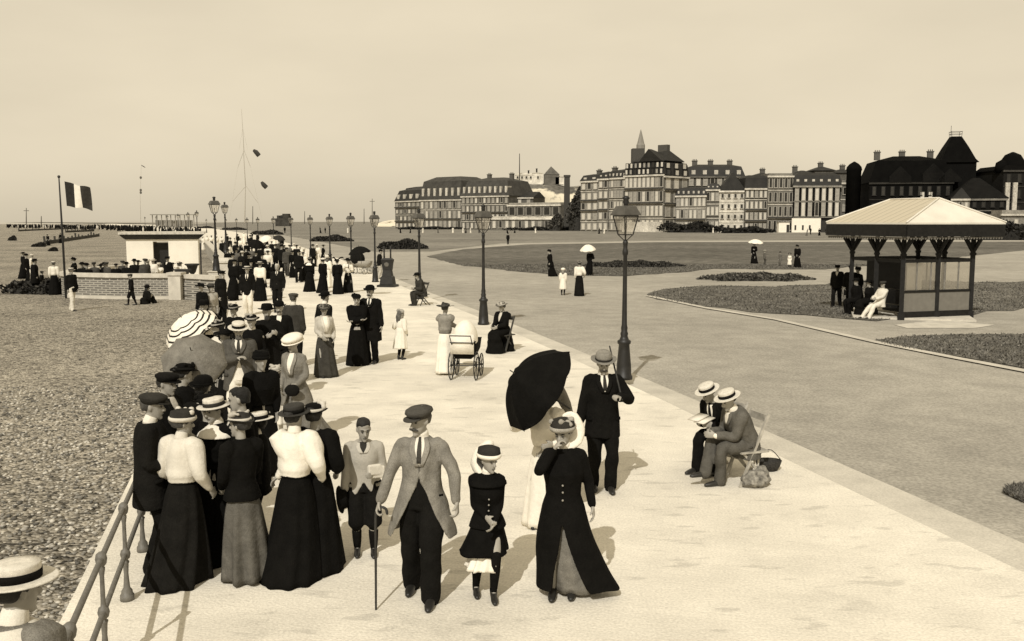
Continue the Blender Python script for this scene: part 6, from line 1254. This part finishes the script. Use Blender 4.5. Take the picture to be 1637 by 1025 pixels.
# hooded carriage and the iron stand
q = G(578, 438); r = empty('carriage', q, R(60), 'small wicker baby carriage with big black hood on thin wheels at the kerb', 'carriage')
for x in (-.28, .28): wheel(r, (x, .35, .26), .26); wheel(r, (x, -.45, .22), .22)
m = MB(); m.loft([[Vector((x*sx, y*sy, z)) for x, y in ((-1, -1), (1, -1), (1, 1), (-1, 1))] for sx, sy, z in ((.2, .5, .4), (.28, .62, .62), (.3, .66, .82))]); finish(m, 'body', mat('wicker_pale', .3, .8, .4, 30), r)
m = MB(); m.ball((0, .3, .95), (.4, .5, .46), 12); finish(m, 'hood', cloth(.02), r)
m = MB(); m.tube([(-.2, .6, .7), (-.2, .95, 1.0), (.2, .95, 1.0), (.2, .6, .7)], [.016]*4, 6, smooth=1); finish(m, 'handle', iron(), r)
q = G(620, 458.5); r = empty('weighing_machine', q, R(-10), 'dark iron stand with two uprights on a broad stepped foot at the kerb', 'stand')
m = MB(); m.loft([[Vector((x*a, y*b_, z)) for x, y in ((-1, -1), (1, -1), (1, 1), (-1, 1))] for a, b_, z in ((.46, .4, 0), (.46, .4, .1), (.34, .3, .14), (.3, .26, .5), (.24, .2, .56), (.2, .17, .85))]); finish(m, 'foot', M_IRON, r, flat=True)
m = MB(); m.loft([[Vector((x*a, y*b_, z)) for x, y in ((-1, -1), (1, -1), (1, 1), (-1, 1))] for a, b_, z in ((.22, .15, .853), (.26, .17, 1.2), (.3, .2, 1.38), (.2, .14, 1.46))]); finish(m, 'case', M_IRON, r, flat=True)
for x in (-.17, .17): m = MB(); m.tube([(x, 0, 1.4), (x, 0, 1.7), (x, 0, 2.02)], [.05, .04, .05], 8, smooth=1); finish(m, 'upright', M_IRON, r)
m = MB(); m.ball((0, -.16, 1.15), (.13, .03, .13), 10); finish(m, 'dial', cloth(.12), r)
# beach, left of the terrace
for a in ((116, 497, 1.76, 'man in straw hat, dark jacket and white trousers strolling on the shingle', 'man', 60, dict(hat=('boater', .5, .02), hair=('short', .03), rf=(-.1, -.2, 0), lf=(.1, .2, 0), trousers=.62, shoes=.02, top=J(.02))),
          (88, 471, 1.66, 'woman in pale blouse, dark skirt and flat white hat by the flagpole', 'woman', 200, dict(hair=('up', .03), hat=('boater', .6, .02), skirt=S_(.014, flare=1.1), top=B(.7, puff=.8))),
          (57, 470, 1.76, 'man in black standing with the beach group at the far left', 'man', 120, dict(hat=('fedora', .013), hair=('short', .02), trousers=K, top=dict(kind='coat', col=.016, hem=-.4, loose=.05))),
          (68, 468, 1.1, 'dark-clothed child beside the man in black on the beach', 'child', 150, dict(sex='m', hs=1.15, hat=('cap', .02), hair=('short', .02), trousers=K, top=J(.02))),
          (211, 488, 1.36, 'boy in cap and dark knee suit walking along the brick wall', 'boy', -70, dict(hs=1.1, hat=('cap', .06), hair=('short', .03), rf=(-.1, -.22, 0), lf=(.1, .2, 0), trousers=dict(col=.02, knee=.3), top=J(.022)))):
    person(*a[:3], a[3], a[4], a[5], 'feet', lod=1, z0=Z_B, **a[6])
q = G(233, 486, Z_B); person(0, 0, 1.5, 'dark huddled child sitting on the shingle against the brick wall', 'child', 160, loc=q, z0=Z_B, sit=.06, lod=1, sex='w', lean=15, hs=1.1, hat=('bonnet', .02), hair=('long', .02), rf=(-.1, -.5, 0), lf=(.1, -.5, 0), skirt=S_(.02, hem=.0), top=D(.02))
# on the lawns and road to the right
for a in ((880, 442, 1.72, 'woman all in black leaning forward as she walks over the path', 'woman', -80, dict(lean=6, hair=('up', .02), hat=('toque', K), skirt=S_(.013, train=.25, flare=.8), top=dict(kind='coat', col=.013, hem=-.3, loose=.03))),
          (900, 472, 1.28, 'small child in white frock and white bonnet on the road', 'girl', 170, dict(hs=1.15, hair=('long', .2), hat=('bonnet', .74), skirt=S_(.74, waist=.2, hem=.4, train=.0, stock=.02), top=D(.74, puff=.6))),
          (926, 473, 1.66, 'woman in white blouse and black skirt seen from behind on the road', 'woman', 178, dict(hair=('up', .04), hat=('flowers', .03, .3, 0, .7), rh=(-.25, -.08, 1.0), skirt=S_(.02, flare=.7, train=.1), top=B(.7, puff=.7, belt=.02))),
          (1205, 422, 1.72, 'woman in long black dress with train under a white parasol on the far lawn', 'woman', -30, dict(hair=('up', .02), hat=('toque', K), lh=(.1, -.25, 1.2), skirt=S_(.013, train=.3, flare=1.0), top=B(.013, puff=.6))),
          (1222, 424, 1.2, 'child in grey coat beside the lady with the white parasol', 'child', 100, dict(sex='m', hs=1.15, hat=('bonnet', .3), hair=('short', .1), trousers=.06, top=J(.12))),
          (1247, 426, 1.15, 'child in grey standing alone between the lady and the pair on the lawn', 'child', -60, dict(sex='m', hs=1.15, hat=('cap', .04), hair=('short', .05), trousers=.12, top=J(.12))),
          (1262, 428, 1.1, 'small girl in white dress holding the hand of the woman in black', 'girl', -20, dict(hs=1.15, hair=('long', .04), hat=('bow', .05), skirt=S_(.74, waist=.2, hem=.35, train=0), top=D(.74))),
          (1274, 428, 1.74, 'woman in black dress and broad hat with the small girl in white', 'woman', -40, dict(hair=('up', .02), hat=('ladies', K), skirt=S_(.013, flare=.9), top=B(.013, puff=.7))),
          (1337, 491, 1.72, 'youth in dark suit and cap walking beside the shelter', 'boy', -30, dict(hat=('cap', .02), hair=('short', .03), rf=(-.12, -.16, 0), lf=(.12, .12, 0), trousers=.02, top=J(.022, shirt=.5, vlow=.35))),
          (1358, 494, 1.74, 'man in dark coat with flat cap standing by the left corner post of the shelter', 'man', -10, dict(hat=('cap', .02), hair=('short', .02), trousers=K, top=dict(kind='coat', col=.018, hem=-.4, shirt=.6, vlow=.38, loose=.03))),
          (1370, 494, 1.7, 'woman in black pressed against the left post of the shelter', 'woman', -60, dict(hair=('up', .02), hat=('toque', K), skirt=S_(K), top=D(K)))):
    person(*a[:3], a[3], a[4], a[5], 'feet', lod=1, z0=Z_R, **a[6])
wp = person(943, 440, 1.70, 'woman in black with sweeping train under a small white parasol on the path', 'woman', 140, 'feet', lod=1, z0=Z_R, hair=('up', .02), hat=('toque', K), rh=(-.1, -.25, 1.3), skirt=S_(.013, train=.5, flare=.8), top=B(.013, puff=.6))
parasol(wp.location + Vector((-.15, -.1, 1.62)), (-.1, -.15, 1), .52, .34, .76, 'white parasol over the woman in black on the path')
q = G(1207, 422, Z_R); parasol(q + Vector((.02, .05, 1.72)), (.05, -.1, 1), .62, .26, .76, 'wide white parasol of the lady on the far lawn')
# people at the shelter
def bench_sit(l, w_, label, cat, yaw, **k):
    q = org + P2(l, w_, 0); return person(0, 0, 1.7, label, cat, yaw, loc=q, z0=Z_R, sit=.48, lod=1, **k)
bench_sit(IN+.75, .30, 'figure in white lounging with outstretched legs at the corner of the shelter', 'man', -66, lean=-14, sex='m', hair=('short', .03), hat=('cap', .05), rh=(-.1, -.3, .75), lh=(.12, -.3, .75), rf=(-.14, -.72, 0), lf=(.12, -.66, 0), trousers=.66, shoes=.02, top=J(.62, loose=.03))
bench_sit(IN+1.5, .42, 'woman in black seated on the shelter bench beside the white figure', 'woman', -72, hair=('up', .02), hat=('ladies', K), skirt=S_(K), top=D(K))
bench_sit(IN+2.2, .42, 'man in black hat seated at the far end of the shelter bench', 'man', -72, hat=('fedora', K), hair=('short', .02), trousers=K, top=J(K))
for w_, lb, ya in ((1.5, 'dark seated figure behind the left pane of the shelter', 20), (2.6, 'dark seated figure behind the right pane of the shelter', -20)):
    q = org + P2(IN+.6, w_, 0); person(0, 0, 1.66, lb, 'person', ya, loc=q, z0=Z_R, sit=.46, lod=1, sex='w', hair=('up', .02), hat=('ladies', K), skirt=S_(K), top=D(K))
# terrace guests (standing ones rise above the coping)
tz = -.08
for a in ((269, 404, 1.74, 'man in black standing at the terrace wall before the hut door', 'man', -20, 45.2, dict(hat=('cap', K), hair=('short', .02), trousers=K, top=J(.015, shirt=.6, vlow=.4))),
          (119, 404, 1.7, 'woman in black with round hat standing at the left end of the terrace', 'woman', -70, 46.0, dict(hair=('up', .02), hat=('ladies', K), skirt=S_(K), top=D(K))),
          (128, 420, 1.5, 'man in black bending over the left end of the terrace', 'man', 80, 46.5, dict(lean=40, hat=('fedora', K), hair=('short', .02), trousers=K, top=J(K)))):
    q = ZAT(a[0], 430, a[6]); person(0, 0, a[2], a[3], a[4], a[5], loc=Vector((q.x, q.y, tz)), z0=tz, lod=1, **a[7])
# ------------------------------------------------------------------ the far crowd: one of each kind is modelled, the rest are copies
ARCH = {}
def arch(key, label, cat, **k):
    o = person(0, 0, k.pop('Ht'), label, cat, 0, loc=Vector((0, -60, 0)), lod=2, **k); ARCH[key] = [o, label, cat, 0]
G_C = 'walkers in the dense crowd on the promenade'
arch('bowler', 'man in dark suit and bowler in the dense crowd', 'man', Ht=1.76, hat=('bowler', .013), trousers=.016, top=J(.018, loose=.03), rf=(-.09, -.15, 0), lf=(.09, .12, 0))
arch('boater', 'man in dark suit and straw boater in the dense crowd', 'man', Ht=1.76, hat=('boater', .55), trousers=.02, top=J(.02, loose=.03))
arch('cap', 'man in grey suit and cap in the dense crowd', 'man', Ht=1.72, hat=('cap', .04), trousers=.06, top=J(.06, loose=.03), rf=(-.09, .15, 0), lf=(.09, -.12, 0))
arch('black', 'woman in black dress and broad hat in the dense crowd', 'woman', Ht=1.7, hat=('ladies', .014), skirt=S_(.013, flare=.8), top=B(.014, puff=.7))
arch('blouse', 'woman in white blouse and dark skirt in the dense crowd', 'woman', Ht=1.66, hat=('ladies', .03), skirt=S_(.016, flare=.8), top=B(.7, puff=.8))
arch('white', 'woman in white dress and pale hat in the dense crowd', 'woman', Ht=1.66, hat=('boater', .6), skirt=S_(.7, flare=.7), top=B(.7, puff=.7))
arch('grey', 'woman in grey dress and dark hat in the dense crowd', 'woman', Ht=1.66, hat=('ladies', .02), skirt=S_(.11, flare=.8), top=B(.11, puff=.5))
arch('child', 'child in pale smock in the dense crowd', 'child', Ht=1.15, hs=1.15, sex='w', hat=('bonnet', .6), skirt=S_(.6, waist=.2, hem=.4), top=D(.6))
def put(key, p, yaw, label=None, group=None, cat=None):
    A = ARCH[key]; o = A[0] if A[3] == 0 else copy_tree(A[0]); A[3] += 1
    o.location = p; o.rotation_euler = (R(rs.uniform(-2, 5)), 0, R(yaw)); sc_ = rs.uniform(.93, 1.05); o.scale = (sc_*rs.uniform(.95, 1.12), sc_, sc_); o['label'] = label or A[1]; o['group'] = group or G_C; o['category'] = cat or A[2]; return o
rs = random.Random(11)
HT_ = dict(bowler=1.76, boater=1.76, cap=1.72, black=1.7, blouse=1.66, white=1.66, grey=1.66, child=1.15)
CROWD = [(362, 374, 'black'), (368, 388, 'blouse'), (374, 378, 'white'), (363, 396, 'black'), (376, 384, 'bowler'), (385, 380, 'blouse'), (382, 392, 'black'), (372, 405, 'bowler'), (388, 401, 'boater'), (394, 386, 'black'), (400, 377, 'bowler'), (404, 392, 'grey'), (398, 404, 'black'),
         (410, 382, 'black'), (416, 390, 'bowler'), (408, 400, 'black'), (420, 379, 'grey'), (424, 386, 'black'), (428, 392, 'white'), (419, 404, 'bowler'), (434, 383, 'black'), (440, 389, 'bowler'), (446, 384, 'cap'), (436, 398, 'black'), (448, 393, 'bowler'), (454, 390, 'black'), (458, 396, 'cap'), (462, 389, 'grey'),
         (470, 388, 'white'), (474, 392, 'black'), (480, 391, 'white'), (487, 394, 'white'), (484, 402, 'blouse'), (468, 398, 'black'), (477, 400, 'bowler'), (500, 388, 'bowler'), (508, 390, 'white'), (516, 388, 'black'), (428, 400, 'blouse'), (392, 394, 'bowler'), (356, 384, 'boater'), (366, 380, 'bowler'), (380, 374, 'black'), (390, 372, 'white'), (402, 370, 'black'), (412, 372, 'bowler'), (426, 374, 'black'), (438, 376, 'white'), (450, 378, 'black'), (378, 398, 'grey'), (401, 412, 'bowler'), (386, 412, 'black'), (371, 416, 'black')]
for x, y, k in CROWD:
    q = G(x, y, HT_[k]); put(k, Vector((q.x, q.y, 0)), rs.choice((0, 10, -20, 170, 190, 160, 90)) + rs.uniform(-15, 15))
for x, y, lum, lb in ((424, 383, .74, 'white parasol raised over the dense crowd'), (409, 391, .02, 'black umbrella raised in the middle of the dense crowd'), (446, 382, .03, 'black umbrella at the right of the dense crowd'), (575, 404, .02, 'black parasol held over the hooded carriage')):
    q = G(x, y, 1.95); parasol(q, (rs.uniform(-.4, .4), rs.uniform(-.5, .1), 1), .5, .28, lum, lb)
# white figures leaning on the parapet
for x, y, k in ((324, 377, 'white'), (331, 375, 'white'), (338, 376, 'blouse'), (346, 377, 'white'), (354, 376, 'white')):
    q = G(x, y, HT_[k]); put(k, Vector((q.x, q.y, 0)), rs.uniform(-40, 40), 'woman in white leaning along the parapet left of the crowd', 'white figures along the parapet')
# terrace guests sitting low, dark and white
for i in range(19):
    x = 132 + i*9 + rs.uniform(-3, 3)
    if 262 < x < 276: continue
    k = rs.choice(('black', 'bowler', 'black', 'cap')) if x < 235 else rs.choice(('white', 'white', 'blouse', 'black'))
    q = ZAT(x, 430, 45.6 + rs.uniform(-.6, 2.5)); put(k, Vector((q.x, q.y, tz - rs.uniform(.12, .34))), rs.uniform(-60, 60), {'black': 'dark-dressed guest seated low behind the brick wall', 'bowler': 'dark-suited guest seated low behind the brick wall', 'cap': 'grey-suited guest seated low behind the brick wall'}.get(k, 'white-dressed guest seated low behind the brick wall'), 'guests on the beach terrace', 'person')
# distant strollers on the lawn and before the houses
FAR = [(740, 362, 'white'), (745, 364, 'black'), (752, 364, 'white'), (724, 361, 'white'), (766, 363, 'bowler'), (812, 377, 'bowler'), (823, 363, 'black'), (856, 360, 'white'), (811, 362, 'black'), (966, 366, 'white'), (958, 366, 'black'), (1140, 364, 'white'), (1149, 362, 'white'), (1163, 362, 'black'), (1164, 363, 'white'), (1183, 363, 'white'), (1207, 364, 'white'), (1213, 365, 'black'), (1175, 362, 'black'), (1127, 364, 'bowler'),
       (656, 361, 'black'), (640, 360, 'black'), (700, 360, 'grey'), (455, 358, 'bowler'), (512, 362, 'black'), (520, 363, 'bowler'), (556, 364, 'white'), (1290, 369, 'grey'), (1310, 369, 'black'), (1296, 367, 'boater'), (676, 360, 'white')]
WHO = {'white': 'tiny figure in white on the far lawn before the houses', 'black': 'tiny woman in black on the far lawn before the houses', 'bowler': 'tiny man in dark suit on the far lawn before the houses', 'grey': 'tiny woman in grey on the far lawn before the houses', 'boater': 'tiny man in straw hat on the far lawn before the houses', 'cap': 'tiny man in grey'}
for x, y, k in FAR:
    d = min(G(x, y+8 if y < 370 else y+14, Z_R).y, 265); q = ZAT(x, y, d); put(k, Vector((q.x, q.y, Z_R)), rs.uniform(0, 360), WHO[k], 'distant strollers on the lawn')
# the far crowd along the beach promenade: one dark mass nobody could count
m = MB(); r2 = random.Random(5)
for i in range(620):
    t_ = r2.random(); x = 10 + 310*t_; d = 520 - 360*t_**1.5 + r2.uniform(-60, 90); q = ZAT(x, 356, max(110, d)); h = r2.uniform(1.5, 1.8)
    z = Z_B if x < 150 else 0
    m.lathe([(.26, 0), (.22, .5*h), (.24, .75*h), (.1, .84*h), (.13, .9*h), (.1, h)], 6, Matrix.Translation((q.x, q.y, z)), 1, .8, mi=int(r2.random() < .16))
o = finish(m, 'distant_crowd', None, None, mats=[cloth(.02), cloth(.6)]); tag(o, None, None, None, 'stuff')
# distant bathers on the beach, a few still countable
for x, y, k in ((96, 372, 'black'), (76, 374, 'black'), (36, 402, 'black'), (48, 404, 'white'), (42, 403, 'bowler')):
    q = G(x, y, Z_B+HT_[k]); put(k, Vector((q.x, q.y, Z_B)), rs.uniform(0, 360), 'tiny dark figure standing on the far shingle' if k != 'white' else 'tiny white figure among the far beach group', 'figures on the far beach')
# nearest passer-by cut by the lower left corner: straw boater, and a woman's lace collar
person(14, 893, 1.78, 'woman in large straw boater and pale lace cape cut off by the lower left corner', 'woman', 165, hyaw=-20, hat=('boater', .62, .018, -4, 1.05), hair=('up', .03), skirt=S_(.2), top=D(.16, puff=.7, yoke=.62, neck=.7), loc=Vector((ZAT(16, 900, 4.25).x, 4.25, 0)))
bpy.data.scenes.remove(TS)
